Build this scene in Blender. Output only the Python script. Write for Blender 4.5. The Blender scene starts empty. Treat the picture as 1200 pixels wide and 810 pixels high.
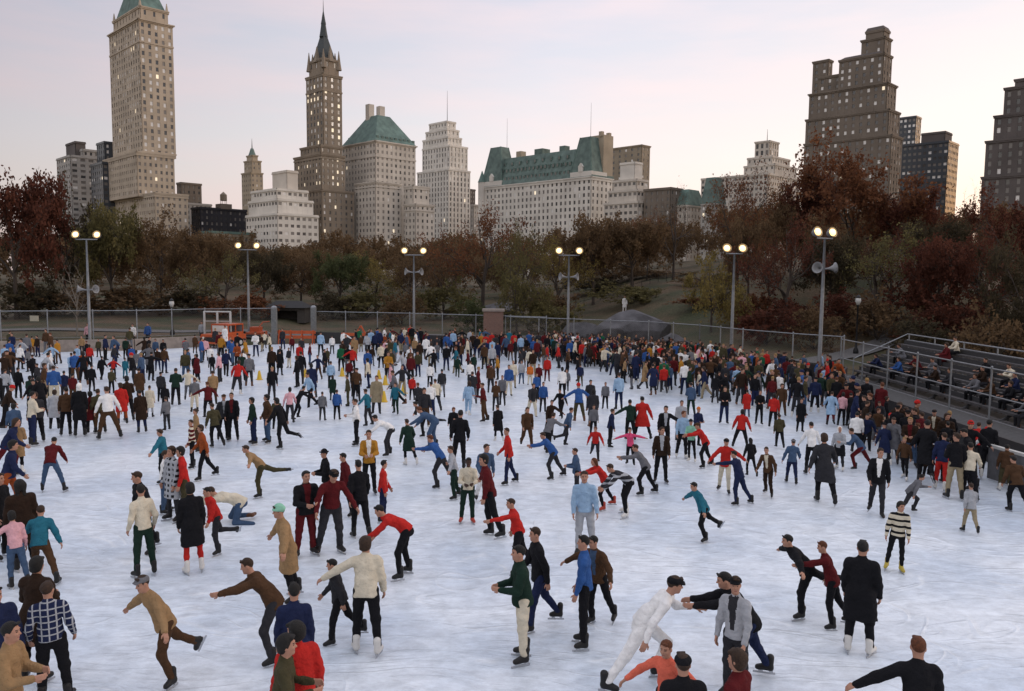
import bpy, math, random
import numpy as np
from mathutils import Vector, Matrix, noise as mnoise

random.seed(7); RNG = np.random.default_rng(7)
scene = bpy.context.scene
COL = scene.collection
R = math.radians

# ------------------------------------------------------------------ camera
FPX, CAMZ = 933.0, 5.9
PITCH, ROLL = math.atan(83 / 933.0), 0.010
_F = Vector((0, math.cos(PITCH), -math.sin(PITCH)))
_R0 = Vector((1, 0, 0)); _U0 = Vector((0, math.sin(PITCH), math.cos(PITCH)))
_RR = _R0 * math.cos(ROLL) + _U0 * math.sin(ROLL)
_UU = _U0 * math.cos(ROLL) - _R0 * math.sin(ROLL)
cd = bpy.data.cameras.new('camera'); cam = bpy.data.objects.new('camera', cd); COL.objects.link(cam)
cd.sensor_width = 36; cd.lens = 36 * FPX / 1200; cd.clip_end = 6000; cd.clip_start = 0.2
m = Matrix((( _RR.x, _UU.x, -_F.x, 0), (_RR.y, _UU.y, -_F.y, 0), (_RR.z, _UU.z, -_F.z, CAMZ), (0, 0, 0, 1)))
cam.matrix_world = m
scene.camera = cam

def ray(px, py):
    return _F + _RR * ((px - 600) / FPX) - _UU * ((py - 405) / FPX)
def ground(px, py, z=0.0):
    d = ray(px, py); t = (z - CAMZ) / d.z
    return Vector((d.x * t, d.y * t, z))
def at(px, py, Y):
    d = ray(px, py); t = Y / d.y
    return Vector((d.x * t, Y, CAMZ + d.z * t))
def proj(p):
    v = Vector(p) - Vector((0, 0, CAMZ)); dz = v.dot(_F)
    return 600 + FPX * v.dot(_RR) / dz, 405 - FPX * v.dot(_UU) / dz, dz

# ------------------------------------------------------------------ objects
def tag(o, label=None, cat=None, group=None, kind=None):
    if label: o['label'] = label
    if cat: o['category'] = cat
    if group: o['group'] = group
    if kind: o['kind'] = kind
    return o
def link(o, parent=None):
    COL.objects.link(o)
    if parent is not None: o.parent = parent
    return o
def empty(name, loc=(0, 0, 0), rz=0.0, sc=1.0):
    o = bpy.data.objects.new(name, None); COL.objects.link(o)
    o.empty_display_size = 0.2
    o.location = loc; o.rotation_euler = (0, 0, rz); o.scale = (sc, sc, sc)
    return o

class MB:
    """collects boxes, tubes, lathes into one mesh"""
    def __init__(s): s.v = []; s.f = []; s.mi = []; s.cur = 0
    def quad_mesh(s, vs, fs):
        n = len(s.v); s.v += [tuple(v) for v in vs]
        for f in fs: s.f.append(tuple(n + i for i in f)); s.mi.append(s.cur)
    def box(s, lo, hi, M=None):
        (x0, y0, z0), (x1, y1, z1) = lo, hi
        vs = [Vector(p) for p in ((x0,y0,z0),(x1,y0,z0),(x1,y1,z0),(x0,y1,z0),(x0,y0,z1),(x1,y0,z1),(x1,y1,z1),(x0,y1,z1))]
        if M is not None: vs = [M @ v for v in vs]
        s.quad_mesh(vs, [(0,3,2,1),(4,5,6,7),(0,1,5,4),(1,2,6,5),(2,3,7,6),(3,0,4,7)])
        return s
    def obox(s, P, u, L, n, d0, d1, z0, z1):
        """box along horizontal dir u from P for length L, between offsets d0<d1 along normal n"""
        a = P + n * d0; b = P + n * d1
        vs = [(a.x,a.y,z0),(a.x+u.x*L,a.y+u.y*L,z0),(b.x+u.x*L,b.y+u.y*L,z0),(b.x,b.y,z0)]
        vs += [(x, y, z1) for x, y, _ in vs]
        s.quad_mesh(vs, [(0,3,2,1),(4,5,6,7),(0,1,5,4),(1,2,6,5),(2,3,7,6),(3,0,4,7)])
        return s
    def tube(s, pts, rad, n=8, cap=True):
        pts = [Vector(p) for p in pts]; k = len(pts)
        if not hasattr(rad, '__len__'): rad = [rad] * k
        base = len(s.v); fs = []
        for i, p in enumerate(pts):
            t = (pts[min(i+1,k-1)] - pts[max(i-1,0)]).normalized()
            a = t.cross(Vector((0,0,1)) if abs(t.z) < .9 else Vector((1,0,0))).normalized(); b = t.cross(a)
            for j in range(n):
                w = 2*math.pi*j/n
                s.v.append(tuple(p + (a*math.cos(w) + b*math.sin(w))*rad[i]))
        for i in range(k-1):
            for j in range(n):
                q = (base+i*n+j, base+i*n+(j+1)%n, base+(i+1)*n+(j+1)%n, base+(i+1)*n+j)
                s.f.append(q); s.mi.append(s.cur)
        if cap:
            s.f.append(tuple(base+j for j in range(n))); s.mi.append(s.cur)
            s.f.append(tuple(base+(k-1)*n+n-1-j for j in range(n))); s.mi.append(s.cur)
        return s
    def lathe(s, prof, n=12, M=None, cap=True):
        base = len(s.v); k = len(prof)
        for r, z in prof:
            for j in range(n):
                w = 2*math.pi*j/n; v = Vector((r*math.cos(w), r*math.sin(w), z))
                if M is not None: v = M @ v
                s.v.append(tuple(v))
        for i in range(k-1):
            for j in range(n):
                s.f.append((base+i*n+j, base+i*n+(j+1)%n, base+(i+1)*n+(j+1)%n, base+(i+1)*n+j)); s.mi.append(s.cur)
        if cap:
            s.f.append(tuple(base+n-1-j for j in range(n))); s.mi.append(s.cur)
            s.f.append(tuple(base+(k-1)*n+j for j in range(n))); s.mi.append(s.cur)
        return s
    def mesh(s, name, mats, smooth=False):
        me = bpy.data.meshes.new(name); me.from_pydata(s.v, [], s.f)
        for mt in (mats if isinstance(mats, (list, tuple)) else [mats]): me.materials.append(mt)
        me.polygons.foreach_set('material_index', s.mi)
        if smooth: me.polygons.foreach_set('use_smooth', [True]*len(s.f))
        me.update(); return me
    def build(s, name, mats, parent=None, smooth=False):
        return link(bpy.data.objects.new(name, s.mesh(name, mats, smooth)), parent)
def np_mesh(name, v, f, mats, mi=None, smooth=True):
    me = bpy.data.meshes.new(name)
    n, k = f.shape
    me.vertices.add(len(v)); me.vertices.foreach_set('co', np.ascontiguousarray(v, np.float32).ravel())
    me.loops.add(n*k); me.loops.foreach_set('vertex_index', np.ascontiguousarray(f, np.int32).ravel())
    me.polygons.add(n); me.polygons.foreach_set('loop_start', np.arange(0, n*k, k, dtype=np.int32))
    for mt in mats: me.materials.append(mt)
    if mi is not None: me.polygons.foreach_set('material_index', np.ascontiguousarray(mi, np.int32))
    me.polygons.foreach_set('use_smooth', np.full(n, smooth))
    me.update(calc_edges=True); return me

# ------------------------------------------------------------------ materials
MATS = {}
def mat(name, col, rough=.85, var=.12, scale=6.0, bump=0.0, bscale=40.0, metal=0.0, spec=.3, coords='Object', emit=None, estr=0.0):
    if name in MATS: return MATS[name]
    mt = bpy.data.materials.new(name); MATS[name] = mt; mt.use_nodes = True
    nt = mt.node_tree; b = nt.nodes['Principled BSDF']
    b.inputs['Roughness'].default_value = rough; b.inputs['Metallic'].default_value = metal
    b.inputs['Specular IOR Level'].default_value = spec
    c = tuple(col) + (1,)
    if emit:
        b.inputs['Emission Color'].default_value = tuple(emit) + (1,); b.inputs['Emission Strength'].default_value = estr
    tc = nt.nodes.new('ShaderNodeTexCoord')
    if var > 0:
        n = nt.nodes.new('ShaderNodeTexNoise'); n.inputs['Scale'].default_value = scale; n.inputs['Detail'].default_value = 4
        nt.links.new(tc.outputs[coords], n.inputs['Vector'])
        r = nt.nodes.new('ShaderNodeMapRange'); r.inputs[1].default_value = .3; r.inputs[2].default_value = .7
        r.inputs[3].default_value = 1 - var; r.inputs[4].default_value = 1 + var
        nt.links.new(n.outputs['Fac'], r.inputs[0])
        mx = nt.nodes.new('ShaderNodeMix'); mx.data_type = 'RGBA'; mx.blend_type = 'MULTIPLY'; mx.inputs[0].default_value = 1
        mx.inputs[6].default_value = c; nt.links.new(r.outputs[0], mx.inputs[7])
        nt.links.new(mx.outputs[2], b.inputs['Base Color'])
    else:
        b.inputs['Base Color'].default_value = c
    if bump > 0:
        n2 = nt.nodes.new('ShaderNodeTexNoise'); n2.inputs['Scale'].default_value = bscale; n2.inputs['Detail'].default_value = 3
        nt.links.new(tc.outputs[coords], n2.inputs['Vector'])
        bp = nt.nodes.new('ShaderNodeBump'); bp.inputs['Strength'].default_value = bump; bp.inputs['Distance'].default_value = .035
        nt.links.new(n2.outputs['Fac'], bp.inputs['Height']); nt.links.new(bp.outputs[0], b.inputs['Normal'])
    return mt

FAB = dict(black=(.010,.010,.012), charcoal=(.028,.028,.032), grey=(.13,.13,.14), silver=(.34,.35,.37), navy=(.014,.020,.055),
    blue=(.030,.085,.25), denim=(.050,.085,.150), lightblue=(.27,.40,.55), teal=(.02,.12,.17), green=(.015,.10,.045),
    darkgreen=(.012,.028,.020), mint=(.23,.48,.35), olive=(.055,.048,.025), khaki=(.27,.22,.14), tan=(.27,.17,.085),
    cream=(.58,.52,.40), white=(.74,.73,.71), brown=(.065,.034,.018), darkbrown=(.026,.015,.010), maroon=(.085,.010,.012),
    red=(.42,.022,.018), coral=(.62,.13,.08), rust=(.26,.06,.018), orange=(.55,.15,.03), mustard=(.36,.17,.025), pink=(.60,.33,.36),
    hotpink=(.62,.07,.16), purple=(.11,.04,.14), yellow=(.60,.42,.06))
CN = dict(lightblue='light blue', darkgreen='dark green', darkbrown='dark brown', hotpink='hot pink', mint='mint green')
def fab(c): return mat('cloth_' + c, FAB[c], rough=.92, var=.15, scale=7, bump=.9, bscale=18, spec=.12)
def pattern(name, base, cols, kind):
    """striped (by height) or plaid cloth woven from procedural bands"""
    if name in MATS: return MATS[name]
    mt = fab(base).copy(); mt.name = name; MATS[name] = mt
    nt = mt.node_tree; b = nt.nodes['Principled BSDF']
    tc = nt.nodes.new('ShaderNodeTexCoord'); sx = nt.nodes.new('ShaderNodeSeparateXYZ'); nt.links.new(tc.outputs['Object'], sx.inputs[0])
    def band(out, freq, thr, off=0.0):
        a = nt.nodes.new('ShaderNodeMath'); a.operation = 'MULTIPLY_ADD'; a.inputs[1].default_value = freq; a.inputs[2].default_value = off
        nt.links.new(out, a.inputs[0])
        fr = nt.nodes.new('ShaderNodeMath'); fr.operation = 'FRACT'; nt.links.new(a.outputs[0], fr.inputs[0])
        g = nt.nodes.new('ShaderNodeMath'); g.operation = 'GREATER_THAN'; g.inputs[1].default_value = thr; nt.links.new(fr.outputs[0], g.inputs[0])
        return g.outputs[0]
    prev = None
    specs = [(sx.outputs['Z'], cols[0])] if kind == 'stripe' else [(sx.outputs['Z'], cols[0]), (sx.outputs['X'], cols[0])]
    freq = {'stripe': 6.5, 'plaid': 11.0, 'check': 8.0}[kind]; thr = {'stripe': .62, 'plaid': .80, 'check': .5}[kind]
    for out, c in specs:
        mx = nt.nodes.new('ShaderNodeMix'); mx.data_type = 'RGBA'
        nt.links.new(band(out, freq, thr), mx.inputs[0])
        if prev is None: mx.inputs[6].default_value = FAB[base] + (1,)
        else: nt.links.new(prev, mx.inputs[6])
        mx.inputs[7].default_value = FAB[c] + (1,); prev = mx.outputs[2]
    nt.links.new(prev, b.inputs['Base Color'])
    return mt
SKIN = {k: mat('skin_' + k, c, rough=.6, var=.06, spec=.3) for k, c in
        dict(fair=(.38,.20,.135), tan=(.30,.15,.095), dark=(.055,.028,.018)).items()}
EYE = mat('eye', (.03,.02,.018), rough=.3, var=0); LIPS = mat('lips', (.26,.09,.08), rough=.6, var=0)
HAIRC = {k: mat('hair_' + k, c, rough=.7, var=.3, scale=30, bump=.6, bscale=80) for k, c in
         dict(black=(.010,.009,.008), brown=(.035,.019,.011), auburn=(.10,.032,.012), blond=(.26,.16,.06), grey=(.22,.21,.2)).items()}
SKATEM = {k: mat('boot_' + k, c, rough=.5, var=.1) for k, c in
          dict(black=(.012,.011,.011), white=(.62,.60,.56), brown=(.11,.045,.02), red=(.38,.05,.03), yellow=(.42,.32,.05)).items()}
STEEL = mat('steel', (.45,.46,.48), rough=.35, var=.1, metal=.9)
# ------------------------------------------------------------------ implicit surfaces -> continuous bodies and clothes
def frame(fwd, up):
    up = Vector(up).normalized(); f = Vector(fwd); f = (f - up * f.dot(up)).normalized()
    return f, up
def cap(a, b, ra, rb, flat=1.0, fwd=None, k=.035): return ('cap', np.array(a, float), np.array(b, float), ra, rb, flat, None if fwd is None else np.array(fwd, float), k)
def ell(c, r, M=None, k=.02): return ('ell', np.array(c, float), np.array(r, float), M, k)
def cut(p, n): return ('cut', np.array(p, float), np.array(n, float))
def field(prims, res, wr=0.0):
    lo = np.full(3, 1e9); hi = np.full(3, -1e9); bx = []
    for p in prims:
        if p[0] == 'cap':
            r = max(p[3], p[4]) + .05; l = np.minimum(p[1], p[2]) - r; h = np.maximum(p[1], p[2]) + r
        elif p[0] == 'ell':
            r = p[2].max() + .04; l = p[1] - r; h = p[1] + r
        else: bx.append(None); continue
        bx.append((l, h)); lo = np.minimum(lo, l); hi = np.maximum(hi, h)
    lo = np.floor((lo - 2 * res) / res) * res; n = np.ceil((hi + 2 * res - lo) / res).astype(int) + 1
    F = np.full(n, .3)
    ax = [lo[i] + res * np.arange(n[i]) for i in range(3)]
    for p, b in zip(prims, bx):
        if p[0] == 'cut':
            d = ((ax[0] - p[1][0]) * p[2][0])[:, None, None] + ((ax[1] - p[1][1]) * p[2][1])[None, :, None] + ((ax[2] - p[1][2]) * p[2][2])[None, None, :]
            F = np.maximum(F, d); continue
        i0 = np.maximum(((b[0] - lo) / res).astype(int), 0); i1 = np.minimum(((b[1] - lo) / res).astype(int) + 2, n)
        sl = tuple(slice(i0[i], i1[i]) for i in range(3))
        X = np.stack(np.meshgrid(*[ax[i][sl[i]] for i in range(3)], indexing='ij'), -1)
        if p[0] == 'cap':
            _, a, c, ra, rb, flat, fw, k = p
            d = c - a; q = X - a
            if fw is not None:
                s = q @ fw; q = q + s[..., None] * fw * (1 / flat - 1); sd = d @ fw; d = d + sd * fw * (1 / flat - 1)
            t = np.clip((q @ d) / max(d @ d, 1e-9), 0, 1)
            D = np.linalg.norm(q - t[..., None] * d, axis=-1) - (ra + (rb - ra) * t)
            if fw is not None: D = D * (.5 + .5 * flat)
        else:
            _, c, r, M, k = p
            q = X - c
            if M is not None: q = q @ M
            l = np.linalg.norm(q / r, axis=-1); D = (l - 1) * r.min() * (.6 + .4 * l.clip(0, 1))
        G = F[sl]
        h = np.clip(k - np.abs(G - D), 0, None) / k
        F[sl] = np.minimum(G, D) - h * h * k * .25
    if wr > 0:
        x, y, z = ax[0][:, None, None], ax[1][None, :, None], ax[2][None, None, :]
        F = F + wr * (np.sin(31*z + 9*x + 2*np.sin(17*y)) * np.sin(19*x - 13*y + 5*z) + .6*np.sin(47*z + 23*y + 11*x))
    return F, lo
def nets(F, lo, res):
    S = F < 0
    a = [slice(None, -1), slice(1, None)]
    C = np.stack([F[a[i], a[j], a[k]] for i in (0, 1) for j in (0, 1) for k in (0, 1)], -1)
    c = (C < 0).sum(-1); act = np.argwhere((c > 0) & (c < 8))
    V = C[act[:, 0], act[:, 1], act[:, 2]]
    off = np.array([(i, j, k) for i in (0, 1) for j in (0, 1) for k in (0, 1)], float)
    P = np.zeros((len(act), 3)); N = np.zeros(len(act))
    for e0 in range(8):
        for bit in (1, 2, 4):
            e1 = e0 | bit
            if e1 == e0: continue
            f0, f1 = V[:, e0], V[:, e1]; mk = (f0 < 0) != (f1 < 0)
            t = np.where(mk, f0 / np.where(mk, f0 - f1, 1), 0)
            P += mk[:, None] * (off[e0] + t[:, None] * (off[e1] - off[e0])); N += mk
    P = P / N[:, None] + act
    idx = np.full(np.array(F.shape) - 1, -1); idx[act[:, 0], act[:, 1], act[:, 2]] = np.arange(len(act))
    quads = []
    for axis in range(3):
        s0 = [slice(None)] * 3; s1 = [slice(None)] * 3; s0[axis] = slice(None, -1); s1[axis] = slice(1, None)
        A, B = S[tuple(s0)], S[tuple(s1)]
        e = np.argwhere(A != B)
        u, w = (axis + 1) % 3, (axis + 2) % 3
        ok = (e[:, u] > 0) & (e[:, w] > 0) & (e[:, u] < F.shape[u] - 1) & (e[:, w] < F.shape[w] - 1); e = e[ok]
        fl = A[e[:, 0], e[:, 1], e[:, 2]]
        def cell(du, dw):
            q = e.copy(); q[:, u] += du; q[:, w] += dw
            return idx[q[:, 0], q[:, 1], q[:, 2]]
        q = np.stack([cell(-1, -1), cell(0, -1), cell(0, 0), cell(-1, 0)], -1)
        q[~fl] = q[~fl][:, ::-1]; quads.append(q)
    f = np.concatenate(quads); f = f[(f >= 0).all(1)]
    return lo + P * res, f
def surf(prims, res, wr=0.0):
    F, lo = field(prims, res, wr); return nets(F, lo, res)
def join(*ms):
    vs, fs, o = [], [], 0
    for v, f in ms: vs.append(v); fs.append(f + o); o += len(v)
    return np.concatenate(vs), np.concatenate(fs)

# ------------------------------------------------------------------ skeleton and poses (figure faces -Y, its left is +X)
def P_(lean=3, legs=((0,4,3),(2,5,3)), arms=((5,10,14,4),(5,10,14,4)), head=0, side=0, hl=None, lift=None):
    return dict(lean=lean, legs=legs, arms=arms, head=head, side=side, hl=hl)
A0 = (4, 11, 14, 4)
POSES = dict(
 stand=P_(), relaxed=P_(4, ((3,5,6),(-4,6,4)), ((8,9,22,2),(0,13,10,6)), head=25),
 front=P_(5, ((2,4,4),(-2,5,4)), ((14,10,78,-24),(14,10,74,-26))),
 pockets=P_(2, ((2,6,4),(-2,5,4)), ((-12,16,42,4),(-12,16,42,4)), head=-20),
 akimbo=P_(2, ((2,7,4),(-2,7,4)), ((-8,42,70,-32),(-8,42,70,-32))),
 behind=P_(10, ((8,4,14),(-6,5,10)), ((-26,12,30,-22),(-26,12,30,-22))),
 walk=P_(7, ((20,3,10),(-17,3,20)), ((-20,11,14,6),(20,11,24,4))),
 stride=P_(20, ((30,4,38),(-24,8,8)), ((-28,22,22,18),(26,20,34,8))),
 glide=P_(24, ((22,3,36),(-34,10,16)), ((14,52,12,50),(4,58,12,56))),
 push=P_(40, ((48,3,62),(-30,20,4)), ((40,20,52,-4),(-38,26,18,22))),
 armsout=P_(8, ((8,7,14),(-3,9,10)), ((12,56,12,50),(10,50,16,42))),
 airplane=P_(12, ((10,5,16),(-10,9,12)), ((8,80,6,78),(8,74,10,70))),
 reach=P_(34, ((28,6,38),(-18,11,10)), ((80,8,10,4),(58,18,22,6))),
 bend=P_(66, ((24,9,28),(10,11,22)), ((50,10,10,6),(30,16,14,8)), hl=20),
 arabesque=P_(44, ((14,2,18),(-62,9,22)), ((30,74,6,74),(-14,66,8,64)), hl=8),
 wide=P_(4, ((2,15,3),(-2,17,3)), ((2,22,12,16),(2,24,12,18)), head=10),
 widelean=P_(48, ((18,18,10),(6,20,8)), ((40,12,20,2),(24,18,18,8)), hl=30),
 hold=P_(6, ((8,5,12),(-8,6,10)), ((14,58,8,54),(4,11,14,6)), head=-15),
 hold2=P_(10, ((14,5,18),(-10,7,12)), ((16,62,8,58),(20,40,30,30)), head=20),
 kick=P_(16, ((12,3,18),(-18,6,58)), ((16,30,22,24),(-18,26,18,22))),
 crawl=P_(78, ((12,10,96),(30,9,118)), ((84,12,6,10),(70,16,16,12)), hl=30),
 sit=P_(12, ((82,8,80),(78,10,84)), ((34,10,48,-12),(30,10,52,-10))),
 sitlean=P_(30, ((84,12,88),(80,14,76)), ((44,10,58,-16),(40,10,60,-18)), hl=10),
 skate=P_(17, ((22,4,32),(-14,9,16)), ((-14,20,34,10),(16,20,40,4)), head=12),
 skate2=P_(13, ((10,3,20),(-26,8,26)), ((22,26,30,16),(-18,24,20,16)), head=-18),
 walk2=P_(5, ((12,4,6),(-10,4,14)), ((-12,12,20,6),(14,14,34,-6)), head=22),
 lookdown=P_(14, ((6,6,14),(-4,8,10)), ((16,26,24,18),(12,24,30,14)), hl=22),
 talk=P_(3, ((4,5,5),(-6,5,8)), ((10,10,95,-14),(2,12,14,4)), head=35),
 point=P_(14, ((12,5,16),(-12,7,16)), ((82,14,4,12),(-6,18,18,10)), head=12),
)
def legdir(fl, ab, sd):
    fl, ab = R(fl), R(ab); return Vector((sd * math.sin(ab), -math.sin(fl) * math.cos(ab), -math.cos(fl) * math.cos(ab)))
_SK = {}
def skeleton(pose):
    if pose in _SK: return _SK[pose]
    p = POSES[pose]; J = {}
    up = Vector((math.sin(R(p['side'])), -math.sin(R(p['lean'])), math.cos(R(p['lean'])))).normalized()
    pup = (up + Vector((0, 0, .55))).normalized()
    fwd, up = frame((0, -1, 0), up) if p['lean'] < 85 else frame((0, -1, -.3), up)
    pel = Vector((0, 0, 0)); waist = pel + pup * .15; chest = waist + up * .23; neck = waist + up * .36
    J.update(pel=pel, waist=waist, chest=chest, neck=neck, up=up, fwd=fwd, pup=pup)
    hl = p['hl'] if p['hl'] is not None else p['lean'] * .25
    hup = Vector((0, -math.sin(R(hl)), math.cos(R(hl)))); hf = Vector((math.sin(R(p['head'])), -math.cos(R(p['head'])), -.05 * 0 - math.sin(R(hl)) * .6))
    hf, hup = frame(hf, hup); hx = hf.cross(hup) * -1
    hx = hup.cross(hf)
    nk = (up + hup * .8).normalized(); head = neck + nk * .085 + hup * .095 + hf * .015
    J.update(head=head, HM=Matrix((hx, -hf, hup)).transposed())
    for i, sd in ((0, 1), (1, -1)):
        f, ab, kn = p['legs'][i]
        hip = pel + Vector((sd * .088, 0, -.02)); knee = hip + legdir(f, ab, sd) * .43
        sh = legdir(f - kn, ab * .8, sd); ank = knee + sh * .41
        J['hip%d' % i], J['knee%d' % i], J['ank%d' % i], J['sh%d' % i] = hip, knee, ank, sh
        f, ab, el, fa = p['arms'][i]
        s = waist + up * .292 + Vector((sd * .164, 0, 0)); e = s + legdir(f, ab, sd) * .285
        wd = legdir(f + el, fa, sd); w = e + wd * .245
        J['sho%d' % i], J['elb%d' % i], J['wri%d' % i], J['wd%d' % i] = s, e, w, wd
    if pose == 'crawl': low = min(J['knee0'].z, J['knee1'].z) - .06
    elif pose.startswith('sit'): low = min(J['ank0'].z, J['ank1'].z) - .11
    else: low = min(J['ank0'].z, J['ank1'].z) - .15
    st = 0 if J['ank0'].z < J['ank1'].z else 1
    lifted = abs(J['ank0'].z - J['ank1'].z) > .10
    base = J['ank%d' % st] if lifted else (J['ank0'] + J['ank1']) * .5
    if pose == 'crawl' or pose.startswith('sit'): base = J['pel']
    T = Vector((-base.x, -base.y, -low))
    for k in list(J):
        if k in ('up', 'fwd', 'pup', 'HM') or k[:2] in ('sh', 'wd') and k[:3] != 'sho': continue
        J[k] = J[k] + T
    for i, sd in ((0, 1), (1, -1)):
        up_ = -J['sh%d' % i]
        if (lifted and i != st) or pose == 'crawl':
            ff = Vector((sd * .15, -1, 0)); f2 = ff - up_ * ff.dot(up_); f2 = (f2.normalized() - up_ * .35).normalized(); u2 = frame(up_, f2)[0]
        else:
            f2 = Vector((sd * .3, -1, 0)).normalized(); u2 = Vector((0, 0, 1))
        x2 = u2.cross(f2)
        J['FM%d' % i] = Matrix((x2, -f2, u2)).transposed()
    J['top'] = (J['head'] + Vector(J['HM'].col[2]) * .135).z
    _SK[pose] = J; return J
def loc(J, x, y, z):  # point in head frame
    return J['head'] + J['HM'] @ Vector((x, y, z))
HS = .93
def scale_prim(p):
    p = list(p)
    if p[0] == 'cap': p[3] *= HS; p[4] *= HS
    elif p[0] == 'ell': p[2] = p[2] * HS
    return tuple(p)
def body_prims(J):
    f = J['fwd']
    L = [cap(J['pel'] - J['pup'] * .02, J['waist'], .120, .105, .72, f), cap(J['waist'], J['chest'], .115, .135, .70, f), cap(J['chest'], J['neck'] - J['up'] * .03, .13, .07, .7, f),
         cap(J['sho0'], J['sho1'], .05, .05), cap(J['neck'] - J['up'] * .03, J['head'] - Vector(J['HM'].col[2]) * .03, .055, .05)]
    for i in (0, 1):
        L += [cap(J['hip%d' % i], J['knee%d' % i], .070, .041), cap(J['knee%d' % i], J['knee%d' % i] * .55 + J['ank%d' % i] * .45, .040, .040),
              cap(J['knee%d' % i] * .55 + J['ank%d' % i] * .45, J['ank%d' % i], .040, .027),
              cap(J['sho%d' % i], J['elb%d' % i], .047, .038), cap(J['elb%d' % i], J['wri%d' % i], .038, .026)]
        fm = J['FM%d' % i]
        L.append(cap(J['ank%d' % i] + fm @ Vector((0, .02, -.04)), J['ank%d' % i] + fm @ Vector((0, -.14, -.055)), .035, .028))
    return L
def head_prims(J):
    M = np.array(J['HM']); h = lambda x, y, z: loc(J, x * HS, y * HS, z * HS)
    L = [ell(h(0, .008, .025), (.076, .094, .098), M), ell(h(0, -.028, -.05), (.056, .06, .072), M, .03), cap(h(0, -.06, -.098), h(0, -.068, -.098), .02, .02, k=.03),
            cap(h(0, -.088, .012), h(0, -.108, -.026), .008, .0125, k=.012), ell(h(.033, -.07, -.028), (.02, .018, .018), M), ell(h(-.033, -.07, -.028), (.02, .018, .018), M),
            ell(h(.078, .012, -.01), (.011, .02, .03), M, .008), ell(h(-.078, .012, -.01), (.011, .02, .03), M, .008),
            cap(h(.04, -.08, .033), h(-.04, -.08, .033), .011, .011, k=.012), cap(h(.018, -.083, -.062), h(-.018, -.083, -.062), .008, .008, k=.01),
            cap(J['neck'] - J['up'] * .04, h(0, .01, -.04), .056, .05)]
    return [scale_prim(p) for p in L[:-1]] + L[-1:]
def hand_prims(J, i):
    w, d = J['wri%d' % i], J['wd%d' % i].normalized(); sd = 1 if i == 0 else -1
    inn = Vector((-sd, 0, 0)); inn = (inn - d * inn.dot(d)).normalized(); thumb = inn.cross(d) * (-sd)
    thumb = (thumb if thumb.y < 0 or abs(thumb.y) < .2 else -thumb)
    L = [cap(w - d * .04, w, .026, .026), ]
    for q in (-1.5, -.5, .5, 1.5):
        a = w + d * .01 + thumb * (q * .014); b = w + d * .085 + thumb * (q * .019)
        L.append(cap(a, b, .014, .0125, k=.02))
        ln = .075 if abs(q) < 1 else .06
        m1 = b + (d * .9 + inn * .35).normalized() * ln * .5; e = m1 + (d * .65 + inn * .75).normalized() * ln * .5
        L += [cap(b, m1, .0095, .009, k=.006), cap(m1, e, .009, .0075, k=.006)]
    t0 = w + d * .025 + thumb * .02; t1 = t0 + (d * .7 + thumb * .8 + inn * .2).normalized() * .045; t2 = t1 + (d * .95 + thumb * .25 + inn * .35).normalized() * .035
    L += [cap(t0, t1, .014, .011, k=.012), cap(t1, t2, .011, .0085, k=.006)]
    return L
def top_prims(J, kind):
    f = J['fwd']; up = J['up']
    if kind == 'coat':
        lowp = J['pel'] - Vector((0, 0, .36)); kn = (J['knee0'] + J['knee1']) * .5
        lowp = J['pel'] + (kn - J['pel']) * .95
        L = [cap(J['pel'], lowp, .165, .20, .8, f, .06)]
        for i in (0, 1): L.append(cap(J['hip%d' % i], J['knee%d' % i], .115, .10, k=.08))
        dn = (lowp - J['pel']).normalized(); L.append(cut(lowp, dn))
        L += [cap(J['pel'], J['waist'], .165, .142, .75, f)]
    else:
        hem = {'jacket': -.10, 'sweater': -.045, 'shirt': -.02}[kind]
        h = J['pel'] + J['pup'] * hem
        wr_ = .152 if kind == 'jacket' else .142
        L = [cap(h - J['pup'] * .05, J['waist'], .190 if kind == 'jacket' else .178, wr_, .86, f), cut(h, -J['pup'])]
    r = {'coat': .012, 'jacket': .010, 'sweater': .003, 'shirt': 0}[kind]
    wc = .137 + r if kind == 'coat' else (.150 if kind == 'jacket' else .140)
    L += [cap(J['waist'], J['chest'], wc, .150 + r, .72, f), cap(J['chest'], J['neck'] - up * .03, .143 + r, .080, .72, f),
          cap(J['sho0'] - up * .022, J['sho1'] - up * .022, .056 + r, .056 + r), cap(J['neck'] - up * .045, J['sho0'] * .75 + J['neck'] * .25 - up * .004, .062, .048, k=.05), cap(J['neck'] - up * .045, J['sho1'] * .75 + J['neck'] * .25 - up * .004, .062, .048, k=.05), cap(J['neck'] - up * .05, J['neck'] + up * (.022 if kind != 'shirt' else .012), .075, .068, k=.02)]
    for i in (0, 1):
        L += [cap(J['sho%d' % i], J['elb%d' % i], .062 + r, .052 + r), cap(J['elb%d' % i], J['wri%d' % i] - J['wd%d' % i] * .01, .052 + r, .040 + r * .7)]
    return L
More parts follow.
